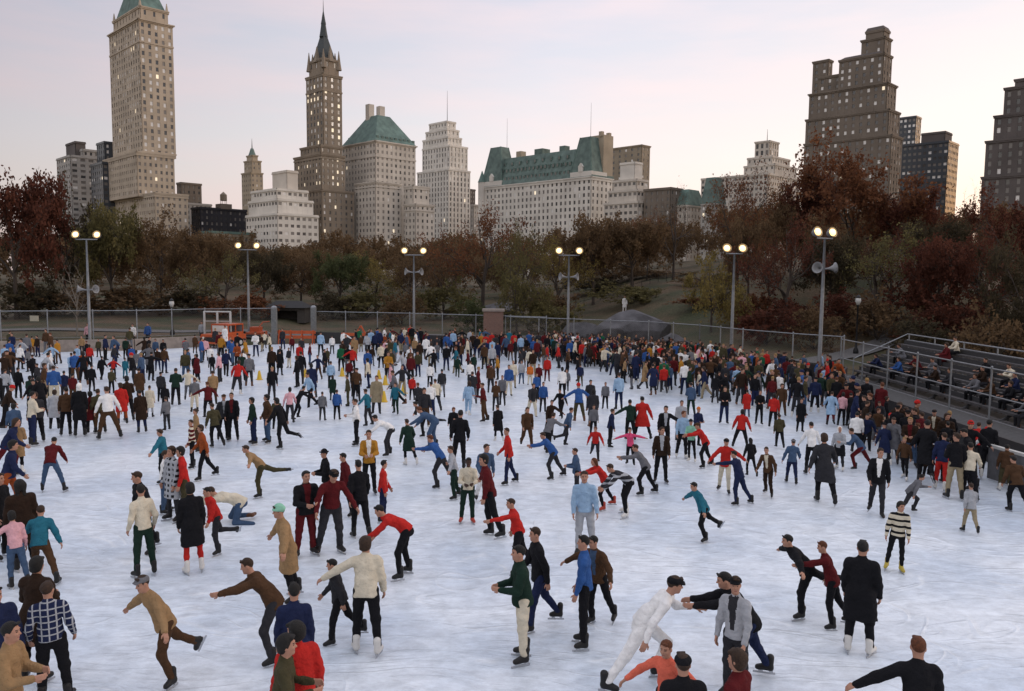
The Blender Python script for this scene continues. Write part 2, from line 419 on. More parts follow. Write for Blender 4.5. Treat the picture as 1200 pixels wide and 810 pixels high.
def bot_prims(J, kind):
    f = J['fwd']; L = []
    if kind == 'skirt':
        kn = (J['knee0'] + J['knee1']) * .5; lowp = J['pel'] + (kn - J['pel']) * .88
        L = [cap(J['pel'], lowp, .15, .20, .82, f, .06)]
        for i in (0, 1): L.append(cap(J['hip%d' % i], J['knee%d' % i], .105, .09, k=.08))
        L.append(cut(lowp, (lowp - J['pel']).normalized())); L.append(cap(J['pel'], J['waist'] - J['pup'] * .03, .145, .122, .74, f))
        return L
    w = 0.0 if kind == 'trousers' else -.012
    L = [cap(J['pel'] - J['pup'] * .03, J['waist'] - J['pup'] * .02, .146 + w, .124, .76, f)]
    for i in (0, 1):
        a = J['ank%d' % i] - J['sh%d' % i] * .03
        if kind == 'stockings': L += [cap(J['hip%d' % i], J['knee%d' % i], .086, .056), cap(J['knee%d' % i], J['knee%d' % i] * .5 + a * .5, .054, .053), cap(J['knee%d' % i] * .5 + a * .5, a, .053, .037)]
        else: L += [cap(J['hip%d' % i], J['knee%d' % i], .098, .070), cap(J['knee%d' % i], a, .068, .055)]
    return L
def boot_prims(M, o):
    h = lambda x, y, z: o + M @ Vector((x, y, z))
    L = [cap(h(0, .035, .11), h(0, .03, -.03), .052, .045), cap(h(0, .035, -.055), h(0, -.13, -.062), .042, .036), cap(h(0, -.02, -.01), h(0, -.11, -.05), .04, .032)]
    L.append(cut(h(0, 0, -.092), -(M @ Vector((0, 0, 1)))))
    return L
def blade_mb(M, o, mb):
    T = Matrix.Translation(o) @ M.to_4x4()
    mb.box((-.006, -.19, -.148), (.006, .10, -.118), T); mb.box((-.02, -.12, -.118), (.02, -.06, -.088), T); mb.box((-.02, .02, -.118), (.02, .07, -.088), T)
I3 = Matrix.Identity(3)
def hair_prims(kind, M=I3, o=Vector((0, 0, 0))):
    return [scale_prim(p) for p in hair_prims0(kind, M, o)]
def hair_prims0(kind, M, o):
    h = lambda x, y, z: o + M @ Vector((x * HS, y * HS, z * HS)); Mn = np.array(M); nrm = lambda *v: M @ Vector(v)
    if kind == 'short':
        return [ell(h(0, .014, .034), (.084, .101, .100), Mn), cut(h(0, -.026, 0), nrm(0, -.90, -.43)), cap(h(.045, -.070, .098), h(-.025, -.078, .108), .024, .018, k=.02)]
    if kind == 'bouffant':
        return [ell(h(0, .024, .040), (.094, .106, .110), Mn), ell(h(0, .055, -.05), (.085, .05, .065), Mn, .05), cut(h(0, -.030, 0), nrm(0, -.93, -.36)), cap(h(.05, -.070, .088), h(-.045, -.066, .098), .026, .022, k=.03)]
    if kind == 'long':
        return [ell(h(0, .018, .034), (.088, .102, .104), Mn), cut(h(0, -.01, 0), nrm(0, -.80, -.60)), cap(h(.055, .05, 0), h(.05, .075, -.20), .055, .035, k=.05), cap(h(-.055, .05, 0), h(-.05, .075, -.20), .055, .035, k=.05)]
    if kind == 'cap':
        return [ell(h(0, .005, .05), (.098, .115, .075), Mn), cut(h(0, 0, .035), nrm(0, -.15, -1)), cap(h(.04, -.10, .05), h(-.04, -.10, .05), .03, .03, .35, nrm(0, 0, 1), .02)]
    if kind == 'hat':
        return [ell(h(0, .01, .055), (.088, .102, .10), Mn), cut(h(0, 0, .045), nrm(0, 0, -1)), ell(h(0, .005, .05), (.145, .155, .016), Mn, .02)]
    if kind == 'beanie':
        return [ell(h(0, .010, .045), (.092, .106, .112), Mn), cut(h(0, -.002, .012), nrm(0, -.42, -.9)), ell(h(0, .006, .045), (.097, .112, .028), Mn, .02)]
    if kind == 'hood':
        return [ell(h(0, .016, .02), (.098, .110, .125), Mn), ell(h(0, .03, -.11), (.085, .08, .05), Mn, .05), cut(h(0, -.05, 0), nrm(0, -1, .12))]
    return []
_CACHE = {}
def mirror(v, f): v = v * np.array([-1, 1, 1]); return v, f[:, ::-1]
def cached(key, fn):
    if key not in _CACHE: _CACHE[key] = fn()
    return _CACHE[key]
def body_geo(pose):
    J = skeleton(pose)
    b = surf(body_prims(J), .020); hd = surf(head_prims(J), .0115); hs = [surf(hand_prims(J, i), .0072) for i in (0, 1)]
    v, f = join(b, hd, *hs)
    c = v[f].mean(1) - np.array(J['head']); c = c @ np.array(J['HM']) / HS
    mi = np.zeros(len(f), int)
    for s in (1, -1):
        mi[np.linalg.norm((c - np.array([s * .031, -.088, .010])) / np.array([.013, .03, .008]), axis=1) < 1] = 1
        mi[np.linalg.norm((c - np.array([s * .033, -.085, .034])) / np.array([.021, .03, .0055]), axis=1) < 1] = 2
    mi[np.linalg.norm((c - np.array([0, -.09, -.062])) / np.array([.024, .03, .009]), axis=1) < 1] = 3
    return v, f, mi
def front_mask(J, v, f, half):
    c = v[f].mean(1) - np.array(J['chest']); u = np.array(J['up']); fw = np.array(J['fwd']); x = np.cross(u, fw)
    a = c @ u; top = (a + .32) / .47
    return (np.abs(c @ x) < half * np.clip(.35 + .65 * top, 0, 1.2)) & (c @ fw > .03) & (a > -.30) & (a < .17)
TOPK = dict(jacket='jacket', sweater='sweater', shirt='shirt', coat='coat', cardigan='jacket', blazer='jacket', dress='coat', vest='sweater', hoodie='jacket', overcoat='coat', suit='jacket')
BOTK = dict(trousers='trousers', jeans='trousers', skirt='skirt', stockings='stockings', leggings='stockings', shorts='stockings', slacks='trousers')

def get_mesh(key, fn):
    """Blender mesh for a cached shape; materials are set per object"""
    k = ('mesh',) + key
    if k not in _CACHE: _CACHE[k] = fn()
    return _CACHE[k]
def slot_obj(name, me, mats, parent, M=None):
    o = bpy.data.objects.new(name, me); COL.objects.link(o); o.parent = parent
    for i, mt in enumerate(mats):
        o.material_slots[i].link = 'OBJECT'; o.material_slots[i].material = mt
    if M is not None: o.matrix_local = M
    return o
DUM = mat('cloth_plain', (.3,.3,.3))
def mk(name, geo, mir, n=1, mi=None):
    v, f = geo
    if mir: v, f = mirror(v, f)
    return np_mesh(name, v, f, [DUM] * n, mi)
def person_parts(root, pose, mir, top, bot, hair, skin, skate, openc=None, topmat=None, barelegs=False, colr=None):
    J = skeleton(pose); sc = -1 if mir else 1
    MM = Matrix.Diagonal((sc, 1, 1, 1))
    tcol, tg = top; bcol, bg = bot; tk, bk = TOPK[tg], BOTK[bg]
    sm = SKIN[skin]; hcol = hair[1]
    brow = HAIRC.get(hcol, HAIRC['brown'])
    def fb():
        v, f, mi = cached(('body', pose), lambda: body_geo(pose)); return mk('body', (v, f), mir, 4, mi)
    slot_obj('body', get_mesh(('body', pose, mir), fb), [sm, EYE, brow, LIPS], root)
    def ft():
        v, f = cached(('top', pose, tk), lambda: surf(top_prims(J, tk), .0165, .0050))
        return mk(tg, (v, f), mir, 2, front_mask(J, v, f, .075 if openc else 0).astype(int))
    tm = topmat or fab(tcol)
    slot_obj(tg, get_mesh(('top', pose, tk, mir, bool(openc)), ft), [tm, fab(openc) if openc else tm], root)
    if colr:
        cl = lambda: mk('collar', surf([cap(J['neck'] - J['up'] * .03, J['neck'] + J['up'] * .034, .070, .062, .92, J['fwd']), cut(J['neck'] + J['up'] * .045, J['up'])], .0125), mir)
        slot_obj('collar', get_mesh(('collar', pose, mir), cl), [fab(colr)], root)
    bm_ = lambda: mk(bg, cached(('bot', pose, bk), lambda: surf(bot_prims(J, bk), .0165, .0042)), mir)
    slot_obj(bg, get_mesh(('bot', pose, bk, mir), bm_), [fab(bcol)], root)
    if bk == 'skirt' and not barelegs:
        b2 = lambda: mk('stockings', cached(('bot', pose, 'stockings'), lambda: surf(bot_prims(J, 'stockings'), .0175, .0)), mir)
        slot_obj('stockings', get_mesh(('bot', pose, 'stockings', mir), b2), [fab('charcoal')], root)
    HT = Matrix.Translation(J['head']) @ J['HM'].to_4x4()
    if mir: HT = MM @ HT @ MM
    if hair[0] in ('cap', 'beanie', 'hat', 'hood'):
        if hair[0] != 'hood':
            slot_obj('hair', get_mesh(('hair', 'short'), lambda: mk('hair', surf(hair_prims('short'), .0105, .0035), False)), [HAIRC['brown']], root, HT)
        nm = {'cap': 'cap', 'beanie': 'knit_hat', 'hat': 'hat', 'hood': 'headscarf'}[hair[0]]
        slot_obj(nm, get_mesh(('hair', hair[0]), lambda: mk(nm, surf(hair_prims(hair[0]), .0125, .001), False)), [fab(hcol)], root, HT)
    elif hair[0] != 'bald':
        slot_obj('hair', get_mesh(('hair', hair[0]), lambda: mk('hair', surf(hair_prims(hair[0]), .0105, .0042), False)), [HAIRC[hcol]], root, HT)
    for i in (0, 1):
        FT = Matrix.Translation(J['ank%d' % i]) @ J['FM%d' % i].to_4x4()
        if mir: FT = MM @ FT @ MM
        b = slot_obj('skate', get_mesh(('boot',), lambda: mk('skate', surf(boot_prims(I3, Vector((0, 0, 0))), .0145), False)), [SKATEM[skate]], root, FT)
        def bl():
            mb = MB(); blade_mb(I3, Vector((0, 0, 0)), mb); return mb.mesh('blade', DUM)
        slot_obj('blade', get_mesh(('blade',), bl), [STEEL], b)
def merged_geo(pose, tk, bk, hair, res):
    """whole figure as one continuous skin, faces sorted to skin / hair / top / bottom / boots"""
    J = skeleton(pose)
    head = head_prims(J) if res < .035 else [head_prims(J)[0], head_prims(J)[1], head_prims(J)[10]]
    hands = [cap(J['wri%d' % i], J['wri%d' % i] + J['wd%d' % i] * .13, .034, .026) for i in (0, 1)]
    sets = [head + hands, hair_prims(hair, J['HM'], J['head']), top_prims(J, tk), bot_prims(J, bk),
            boot_prims(J['FM0'], J['ank0']) + boot_prims(J['FM1'], J['ank1'])]
    if bk == 'skirt': sets.append(bot_prims(J, 'stockings'))
    Fs = []; 
    for s in sets:
        Fs.append(field(s, res) if s else None)
    lo = np.min([l for f in Fs if f for l in [f[1]]], axis=0); hi = np.max([f[1] + res * (np.array(f[0].shape)) for f in Fs if f], axis=0)
    lo = lo - res; n = np.ceil((hi - lo) / res).astype(int) + 3
    A = np.full((len(sets),) + tuple(n), .3)
    for q, s in enumerate(sets):
        if not s: continue
        F, l = Fs[q]; o = np.round((l - lo) / res).astype(int)
        A[q][o[0]:o[0]+F.shape[0], o[1]:o[1]+F.shape[1], o[2]:o[2]+F.shape[2]] = F
    U = A.min(0); v, f = nets(U, lo, res)
    c = ((v[f].mean(1) - lo) / res); ci = np.clip(np.round(c).astype(int), 0, np.array(n) - 1)
    vals = A[:, ci[:, 0], ci[:, 1], ci[:, 2]]; mi = vals.argmin(0); mi[mi == 5] = 0
    return v, f, mi
def person_merged(root_name, pose, mir, top, bot, hair, skin, skate, res):
    tk, bk = TOPK[top[1]], BOTK[bot[1]]
    def fm():
        v, f, mi = cached(('mg', pose, tk, bk, hair[0], res), lambda: merged_geo(pose, tk, bk, hair[0], res))
        return mk('person', (v, f), mir, 5, mi)
    me = get_mesh(('mg', pose, tk, bk, hair[0], mir, res), fm)
    hm = HAIRC[hair[1]] if hair[1] in HAIRC and hair[0] in ('short', 'long', 'bouffant') else fab(hair[1])
    return slot_obj(root_name, me, [SKIN[skin], hm, fab(top[0]), fab(bot[0]), SKATEM[skate]], None)
# ------------------------------------------------------------------ the skaters one can tell apart
# feet x, feet y, head-top y (photo pixels, None = from the adult height), facing (0 towards us, 90 right, 180 away, 270 left),
# pose, top, bottom, hair/hat, extras
PEOPLE = [
 # nearest rows
 (66,824,676,165,'pockets','blue shirt','black trousers','short brown',dict(pat=('plaid_shirt','navy',['silver','black'],'plaid'),key='the man in the plaid shirt',lab='man in a dark blue plaid shirt and black trousers standing with his back turned')),
 (40,800,None,150,'front','darkbrown coat','black stockings','bouffant black',dict()),
 (8,905,None,60,'front','tan jacket','black trousers','short black',dict()),
 (2,838,None,30,'stand','navy jacket','charcoal trousers','short black',dict()),
 (203,806,None,300,'glide','tan jacket','brown trousers','cap grey',dict(key='the gliding man in the grey cap')),
 (338,772,None,275,'reach','brown jacket','charcoal trousers','short brown',dict()),
 (346,838,None,180,'stand','navy coat','black trousers','short black',dict()),
 (357,905,None,200,'relaxed','red jacket','black trousers','bouffant black',dict(key='the red jacket at the bottom edge')),
 (331,925,None,80,'front','olive sweater','black trousers','bouffant black',dict()),
 (430,768,None,175,'hold','cream jacket','black trousers','bouffant brown',dict(skate='white',key='the woman in the short cream jacket')),
 (408,752,650,270,'walk','charcoal jacket','black trousers','short black',dict()),
 (347,702,None,280,'armsout','tan coat','black trousers','beanie mint',dict(key='the skater in the mint knit hat')),
 (358,651,None,20,'front','black jacket','maroon trousers','short black',dict()),
 (386,648,540,15,'stand','maroon shirt','charcoal trousers','cap black',dict(key='the man in the maroon shirt')),
 (614,775,None,285,'front','darkgreen jacket','cream trousers','short black',dict(key='the man in cream trousers')),
 (638,737,None,280,'walk','black jacket','navy trousers','short brown',dict()),
 (683,759,None,275,'stand','blue sweater','black trousers','short black',dict(key='the man in the royal blue sweater')),
 (707,730,617,330,'hold2','brown jacket','black trousers','short black',dict(open='denim',mir=1,key='the man in the brown leather jacket')),
 (740,803,667,100,'push','white shirt','white trousers','cap black',dict(key='the man dressed all in white')),
 (884,800,None,285,'reach','black jacket','navy trousers','short black',dict(key='the man in black reaching out',lab='man in a black sweater over a light blue collar reaching one arm forward')),
 (862,822,None,340,'relaxed','silver vest','charcoal trousers','cap black',dict(open='charcoal',key='the man in the grey and white vest')),
 (786,885,738,340,'armsout','coral sweater','black trousers','short auburn',dict(key='the child in the coral sweater')),
 (804,958,None,180,'stand','black jacket','black trousers','cap black',dict()),
 (863,948,None,250,'stand','maroon jacket','black trousers','bouffant brown',dict()),
 (1077,940,None,200,'hold','black jacket','black trousers','short auburn',dict(key='the man with one arm out at the bottom edge')),
 (938,727,625,285,'arabesque','black suit','black trousers','short black',dict(key='the man in black gliding on one leg')),
 (986,737,632,275,'point','maroon jacket','black trousers','short auburn',dict()),
 (1006,767,None,170,'stand','black overcoat','black trousers','short black',dict(skate='white',key='the back of the black overcoat')),
 (1047,669,583,0,'relaxed','cream sweater','black leggings','bouffant black',dict(skate='yellow',pat=('banded_sweater','cream',['black'],'stripe'),key='the woman in the banded sweater',lab='woman in a cream and black banded sweater with yellow skates')),
 (827,636,562,295,'glide','darkgreen suit','black trousers','short black',dict(top2='teal',key='the man bent forward in the grey green suit')),
 (686,650,None,10,'stand','lightblue sweater','silver trousers','short brown',dict()),
 (615,670,581,280,'point','red sweater','black trousers','short brown',dict(key='the man in the red sweater reaching left')),
 (474,677,588,265,'bend','red sweater','black trousers','short black',dict(key='the bent over skater in red')),
 (547,613,533,0,'front','cream sweater','darkgreen trousers','short black',dict(skin='dark',skate='red',key='the woman in the cream sweater',lab='dark skinned woman in a cream sweater and dark green trousers with red skates')),
 (582,630,524,280,'hold','maroon jacket','black trousers','bouffant black',dict(mir=1,key='the man in maroon with an arm stretched left')),
 (535,584,520,265,'armsout','silver sweater','darkgreen trousers','short brown',dict()),
 (566,589,517,10,'stand','denim sweater','white trousers','short brown',dict()),
 (524,572,508,240,'reach','blue sweater','charcoal trousers','short auburn',dict()),
 (537,550,None,190,'pockets','black jacket','black trousers','short black',dict()),
 (599,568,500,280,'stand','red jacket','navy trousers','short brown',dict()),
 (448,612,538,80,'relaxed','red cardigan','navy trousers','short black',dict(open='white',key='the skater in the red cardigan')),
 (433,579,501,0,'front','mustard cardigan','black trousers','short brown',dict(open='white',key='the man in the mustard cardigan',lab='man in an open mustard cardigan over a white shirt, hands clasped')),
 (415,603,526,285,'hold','maroon jacket','black trousers','short black',dict()),
 (385,602,524,280,'front','black jacket','black trousers','hat black',dict()),
 (424,634,None,190,'walk','black jacket','black trousers','short black',dict()),
 (304,584,520,275,'arabesque','tan sweater','olive trousers','short brown',dict(key='the skater in tan kicking a leg back')),
 (256,651,568,290,'kick','red jacket','charcoal trousers','short black',dict(key='the dark haired skater in a red jacket')),
 (282,612,None,255,'crawl','cream jacket','denim trousers','short brown',dict(skate='brown',key='the skater down on hands and knees',lab='fallen skater in a cream jacket and blue jeans, down on hands and knees')),
 (228,672,None,185,'stand','black coat','red stockings','bouffant black',dict(skate='white',key='the woman in red stockings',lab='woman in a long black coat and bright red stockings seen from behind')),
 (171,676,None,200,'pockets','cream sweater','darkgreen trousers','short black',dict(key='the man in the bulky cream sweater')),
 (181,645,None,285,'hold','black jacket','black trousers','short brown',dict()),
 (194,602,526,80,'front','white shirt','denim trousers','short brown',dict(key='the man in the white shirt facing right')),
 (203,611,None,300,'stand','black coat','charcoal stockings','bouffant brown',dict(pat=('checked_coat','black',['silver','brown'],'check'),key='the woman in the checked coat',lab='woman in a black and white checked coat between two men')),
 (218,611,None,270,'stand','red sweater','olive trousers','bouffant black',dict()),
 (63,577,514,160,'widelean','maroon jacket','denim jeans','short black',dict(key='the man in jeans with legs spread wide')),
 (24,690,598,185,'hold','pink sweater','denim jeans','bouffant black',dict(key='the pink sweater near the left edge')),
 (30,668,None,190,'stand','darkbrown coat','black trousers','long black',dict()),
 (54,682,596,175,'push','teal jacket','brown trousers','short brown',dict()),
 (2,655,None,60,'stand','black coat','black trousers','short brown',dict()),
 (4,600,None,90,'walk','navy jacket','rust trousers','bouffant black',dict()),
 (21,556,490,170,'front','tan coat','black stockings','bouffant black',dict(skate='white')),
 (0,560,None,80,'stride','navy jacket','maroon stockings','long brown',dict()),
 # left hand crowd
 (129,515,452,180,'wide','white shirt','brown trousers','short brown',dict(key='the man in a white shirt and brown trousers',lab='man in a white shirt and brown trousers skating away with legs apart')),
 (94,512,440,180,'stand','black coat','black trousers','headscarf white',dict(key='the black coat with a white headscarf')),
 (77,511,453,185,'stand','brown jacket','black trousers','short black',dict()),
 (64,504,456,180,'stand','silver coat','black trousers','bouffant brown',dict()),
 (108,508,458,190,'stand','maroon coat','black trousers','bouffant black',dict()),
 (118,508,455,180,'pockets','olive jacket','brown trousers','short brown',dict()),
 (144,498,448,185,'relaxed','red coat','rust trousers','bouffant brown',dict()),
 (167,508,456,180,'stand','darkbrown coat','navy trousers','short black',dict()),
 (165,470,431,185,'stand','brown coat','black stockings','short black',dict()),
 (152,494,440,180,'front','darkbrown jacket','black trousers','bouffant black',dict()),
 (176,490,451,170,'stand','cream coat','silver stockings','short brown',dict()),
 (38,523,458,110,'front','cream sweater','navy trousers','short black',dict(key='the cream sweater in the left crowd')),
 (46,519,458,200,'stand','charcoal jacket','black trousers','short brown',dict()),
 (18,524,472,190,'stand','denim jacket','black trousers','bouffant black',dict()),
 (7,470,432,180,'stand','silver jacket','charcoal trousers','short brown',dict()),
 (22,468,430,175,'pockets','black jacket','black trousers','short black',dict()),
 (36,478,440,180,'stand','darkgreen jacket','black trousers','bouffant black',dict()),
 (64,474,428,180,'stand','blue jacket','cream trousers','short brown',dict()),
 (76,470,434,190,'pockets','navy jacket','charcoal trousers','short black',dict()),
 (86,474,437,185,'stand','maroon sweater','brown trousers','short black',dict()),
 (108,460,427,180,'stand','black suit','black trousers','short black',dict()),
 (131,462,431,175,'stand','olive jacket','black trousers','short brown',dict()),
 (48,452,413,110,'stride','silver sweater','navy trousers','short black',dict()),
 (84,447,413,180,'relaxed','lightblue sweater','charcoal trousers','short brown',dict()),
 (97,446,411,190,'stand','rust coat','black trousers','bouffant brown',dict()),
 (59,434,413,90,'stand','white coat','grey stockings','bouffant brown',dict()),
 (119,447,417,180,'walk','black jacket','black trousers','short black',dict()),
 (133,445,422,180,'armsout','red sweater','black trousers','short brown',dict()),
 (147,445,420,180,'stand','teal sweater','teal trousers','short brown',dict()),
 (160,441,410,180,'relaxed','grey jacket','cream trousers','bouffant brown',dict()),
 (177,448,412,180,'airplane','black jacket','black trousers','short black',dict(key='the man in black with both arms spread at the left')),
 (229,443,415,30,'akimbo','black blazer','black trousers','short brown',dict(open='white')),
 (189,472,435,185,'stand','charcoal jacket','black trousers','short black',dict()),
 (206,476,431,180,'front','darkgreen jacket','black trousers','short brown',dict()),
 (194,484,450,200,'kick','black jacket','black trousers','bouffant black',dict()),
 (228,484,442,185,'stand','grey sweater','cream trousers','short auburn',dict()),
 (221,470,432,190,'armsout','cream jacket','grey trousers','short brown',dict()),
 (196,505,470,240,'push','grey jacket','charcoal trousers','short brown',dict()),
 (197,566,501,250,'hold','teal jacket','black trousers','short brown',dict(key='the teal jacket above the couple')),
 (226,549,490,270,'relaxed','rust sweater','black trousers','short brown',dict(pat=('striped_red_sweater','maroon',['cream'],'stripe'))),
 (244,562,496,280,'walk','rust jacket','black trousers','bouffant brown',dict(key='the rust jacket left of the kicking skater')),
 (233,530,478,290,'relaxed','tan sweater','brown trousers','bouffant brown',dict()),
 (256,525,472,190,'stand','olive jacket','black trousers','short brown',dict()),
 (274,517,459,350,'stand','black suit','black trousers','short brown',dict()),
 (261,516,461,10,'pockets','charcoal jacket','black trousers','cap brown',dict()),
 (245,491,447,195,'hold2','maroon jacket','black trousers','short auburn',dict()),
 (250,475,434,200,'stand','tan jacket','brown trousers','short brown',dict()),
 (298,521,465,290,'stand','darkgreen sweater','navy trousers','bouffant black',dict(key='the boy in the dark green sweater')),
 (314,519,461,285,'pockets','brown jacket','denim jeans','bouffant black',dict()),
 (329,527,466,240,'kick','black jacket','black trousers','bouffant black',dict()),
 (340,497,454,180,'relaxed','pink sweater','charcoal trousers','bouffant black',dict(key='the pale pink sweater left of centre')),
 (324,505,466,190,'stand','olive jacket','black trousers','short brown',dict()),
 (346,492,452,120,'reach','black jacket','black trousers','short black',dict()),
 # centre left
 (318,440,409,200,'walk','black jacket','black trousers','short black',dict()),
 (328,441,411,180,'stand','black coat','black trousers','short black',dict()),
 (339,432,407,330,'relaxed','charcoal jacket','cream trousers','short brown',dict()),
 (351,431,403,180,'stand','red jacket','charcoal trousers','short brown',dict()),
 (363,429,402,110,'armsout','maroon sweater','denim jeans','short brown',dict()),
 (376,418,388,180,'stand','lightblue sweater','black trousers','short brown',dict()),
 (380,438,411,80,'reach','black jacket','charcoal trousers','short brown',dict()),
 (400,436,404,200,'armsout','green sweater','black trousers','bouffant brown',dict(key='the green sweater near the centre back')),
 (408,437,404,180,'stand','black jacket','grey trousers','bouffant black',dict()),
 (413,438,406,185,'hold','red jacket','black trousers','short black',dict()),
 (431,444,409,180,'hold2','blue sweater','brown trousers','short brown',dict()),
 (447,424,398,100,'stride','pink jacket','black trousers','short brown',dict()),
 (452,436,408,90,'push','black jacket','black trousers','short brown',dict()),
 (290,429,396,270,'walk','mustard jacket','tan trousers','short brown',dict()),
 (285,437,410,180,'stand','white jacket','red trousers','bouffant brown',dict()),
 (265,443,409,190,'walk','navy jacket','black trousers','short black',dict()),
 (249,439,416,200,'stand','black jacket','black trousers','short brown',dict()),
 (241,424,396,190,'stand','pink sweater','charcoal trousers','bouffant brown',dict()),
 (247,432,405,200,'relaxed','white sweater','grey trousers','short brown',dict()),
 (273,430,400,270,'reach','blue jacket','denim trousers','headscarf white',dict()),
 (367,479,435,300,'walk','lightblue shirt','black trousers','short black',dict(key='the man in a light blue shirt')),
 (378,494,460,180,'stand','grey sweater','charcoal trousers','short brown',dict(key='the small child in grey')),
 (395,493,456,180,'stand','blue jacket','black trousers','short brown',dict(key='the child in the blue jacket')),
 (388,456,423,190,'stand','lightblue sweater','black trousers','cap red',dict()),
 (390,470,440,200,'stand','darkgreen coat','black stockings','bouffant brown',dict()),
 (408,477,444,280,'push','olive sweater','olive trousers','short brown',dict()),
 (441,486,439,350,'stand','tan overcoat','charcoal trousers','short brown',dict(top2='khaki',key='the tall tan overcoat')),
 (433,500,455,240,'armsout','teal jacket','charcoal trousers','short brown',dict()),
 (418,522,466,270,'front','white vest','black trousers','short brown',dict(open='black',key='the man in a black waistcoat')),
 (455,535,485,280,'bend','white sweater','charcoal trousers','short black',dict(key='the doubled over skater in white')),
 (464,486,447,330,'hold','teal jacket','darkgreen trousers','short brown',dict(key='the child in teal with an arm out')),
 (471,465,427,10,'armsout','charcoal jacket','khaki trousers','short brown',dict(open='red')),
 (483,470,444,180,'stand','red jacket','black trousers','short black',dict()),
 (491,488,448,190,'stand','charcoal jacket','black trousers','short auburn',dict()),
 (482,546,491,190,'stand','darkgreen coat','black stockings','short brown',dict(skate='white')),
 (505,491,447,200,'stand','white sweater','navy trousers','short black',dict(key='the white sweater near centre')),
 (512,483,444,190,'relaxed','cream jacket','charcoal trousers','short brown',dict()),
 (496,513,470,260,'arabesque','black jacket','black trousers','short black',dict()),
 (507,526,476,265,'bend','denim jacket','denim jeans','short auburn',dict()),
 (532,516,480,340,'armsout','black dress','black stockings','bouffant auburn',dict(key='the woman in a short black dress')),
 (548,489,446,175,'walk','lightblue hoodie','lightblue trousers','long brown',dict(skate='white',key='the girl dressed all in light blue',lab='long haired girl dressed all in light blue skating alone')),
 (536,444,417,180,'walk','darkgreen jacket','darkgreen trousers','short brown',dict(key='the lone skater in dark green')),
 (504,455,426,180,'stand','white vest','black trousers','bouffant black',dict()),
 (518,467,432,190,'pockets','charcoal jacket','grey trousers','short black',dict()),
 (508,438,409,180,'hold','black jacket','black trousers','short black',dict()),
 (569,495,448,275,'armsout','maroon sweater','brown trousers','short brown',dict()),
 (581,483,446,180,'front','brown jacket','charcoal trousers','short auburn',dict()),
 (574,450,433,180,'armsout','maroon jacket','darkbrown trousers','short brown',dict()),
 (585,519,474,200,'stand','black overcoat','black stockings','short brown',dict(skate='white')),
 (596,465,427,0,'behind','blue sweater','cream trousers','short brown',dict(key='the blue sweater above white trousers')),
 (601,456,422,5,'stand','cream sweater','khaki trousers','short blond',dict()),
 (611,451,422,0,'stand','silver jacket','denim jeans','short brown',dict()),
 (621,452,426,0,'stand','orange jacket','cream trousers','bouffant black',dict(open='black')),
 (631,455,427,10,'stand','maroon jacket','black trousers','long brown',dict()),
 (641,448,418,0,'stand','red jacket','maroon trousers','short brown',dict()),
 (664,460,432,350,'walk','grey jacket','charcoal trousers','short brown',dict()),
 (622,490,448,20,'walk','charcoal jacket','cream trousers','short brown',dict()),
 (636,484,447,10,'armsout','blue sweater','charcoal trousers','short brown',dict()),
 (658,491,454,330,'stride','black jacket','black trousers','short black',dict(top2='black')),
 (642,512,466,20,'hold','darkbrown jacket','black trousers','short brown',dict()),
 (617,525,475,20,'walk','brown sweater','brown trousers','short brown',dict(key='the man in brown striding towards us')),
 (640,531,484,150,'reach','grey jacket','black trousers','short brown',dict()),
 (662,523,476,110,'kick','denim jacket','charcoal trousers','short brown',dict()),
 (654,561,504,275,'reach','blue hoodie','charcoal trousers','short brown',dict(key='the blue jacket reaching left')),
 (677,584,524,280,'front','denim jacket','charcoal trousers','short brown',dict()),
 # right of centre
 (680,454,426,180,'stand','navy jacket','olive trousers','short brown',dict()),
 (691,484,443,0,'stand','charcoal jacket','black trousers','short brown',dict(open='red')),
 (709,480,448,350,'relaxed','grey jacket','black trousers','short auburn',dict()),
 (725,481,444,190,'bend','lightblue sweater','navy skirt','short brown',dict(key='the bending woman in a dark skirt')),
 (753,516,464,180,'wide','red coat','black leggings','short black',dict(key='the full red coat',lab='woman in a full bright red coat and black leggings seen from behind')),
 (739,517,468,190,'hold','darkgreen jacket','black trousers','short black',dict()),
 (695,512,476,5,'relaxed','grey jacket','black trousers','short brown',dict()),
 (714,524,478,100,'wide','navy jacket','black trousers','short brown',dict()),
 (701,541,498,0,'relaxed','red sweater','charcoal trousers','short auburn',dict(key='the small child in red')),
 (739,546,499,0,'airplane','hotpink sweater','black trousers','bouffant brown',dict(key='the hot pink sweater',lab='child in a hot pink sweater holding both arms straight out')),
 (777,530,472,10,'hold','black suit','black trousers','short black',dict()),
 (774,566,498,10,'relaxed','darkbrown suit','black trousers','short brown',dict(open='silver')),
 (796,517,468,10,'stand','silver coat','grey trousers','short brown',dict()),
 (798,537,480,15,'stand','lightblue sweater','black trousers','short auburn',dict(skate='white',key='the light blue sweater beside the mint one')),
 (811,542,490,350,'front','mint sweater','black leggings','hat black',dict(skate='white',key='the mint green sweater',lab='skater in a puffy mint green sweater, black leggings and white skates')),
 (815,524,476,30,'front','navy jacket','black trousers','beanie orange',dict()),
 (810,488,448,190,'stand','denim jacket','darkgreen trousers','short black',dict()),
 (829,548,494,290,'reach','red jacket','black trousers','cap brown',dict()),
 (848,577,510,350,'hold2','red jacket','cream trousers','cap black',dict(key='the red jacket above cream trousers')),
 (872,593,528,250,'point','navy jacket','navy trousers','short black',dict(key='the man in navy clutching a red sleeve')),
 (881,560,515,200,'stand','black jacket','black leggings','long black',dict()),
 (901,581,520,350,'stand','brown jacket','darkbrown trousers','short brown',dict(key='the man in the plain brown jacket')),
 (867,526,479,180,'wide','red jacket','black trousers','bouffant black',dict(key='the red jacket with legs apart')),
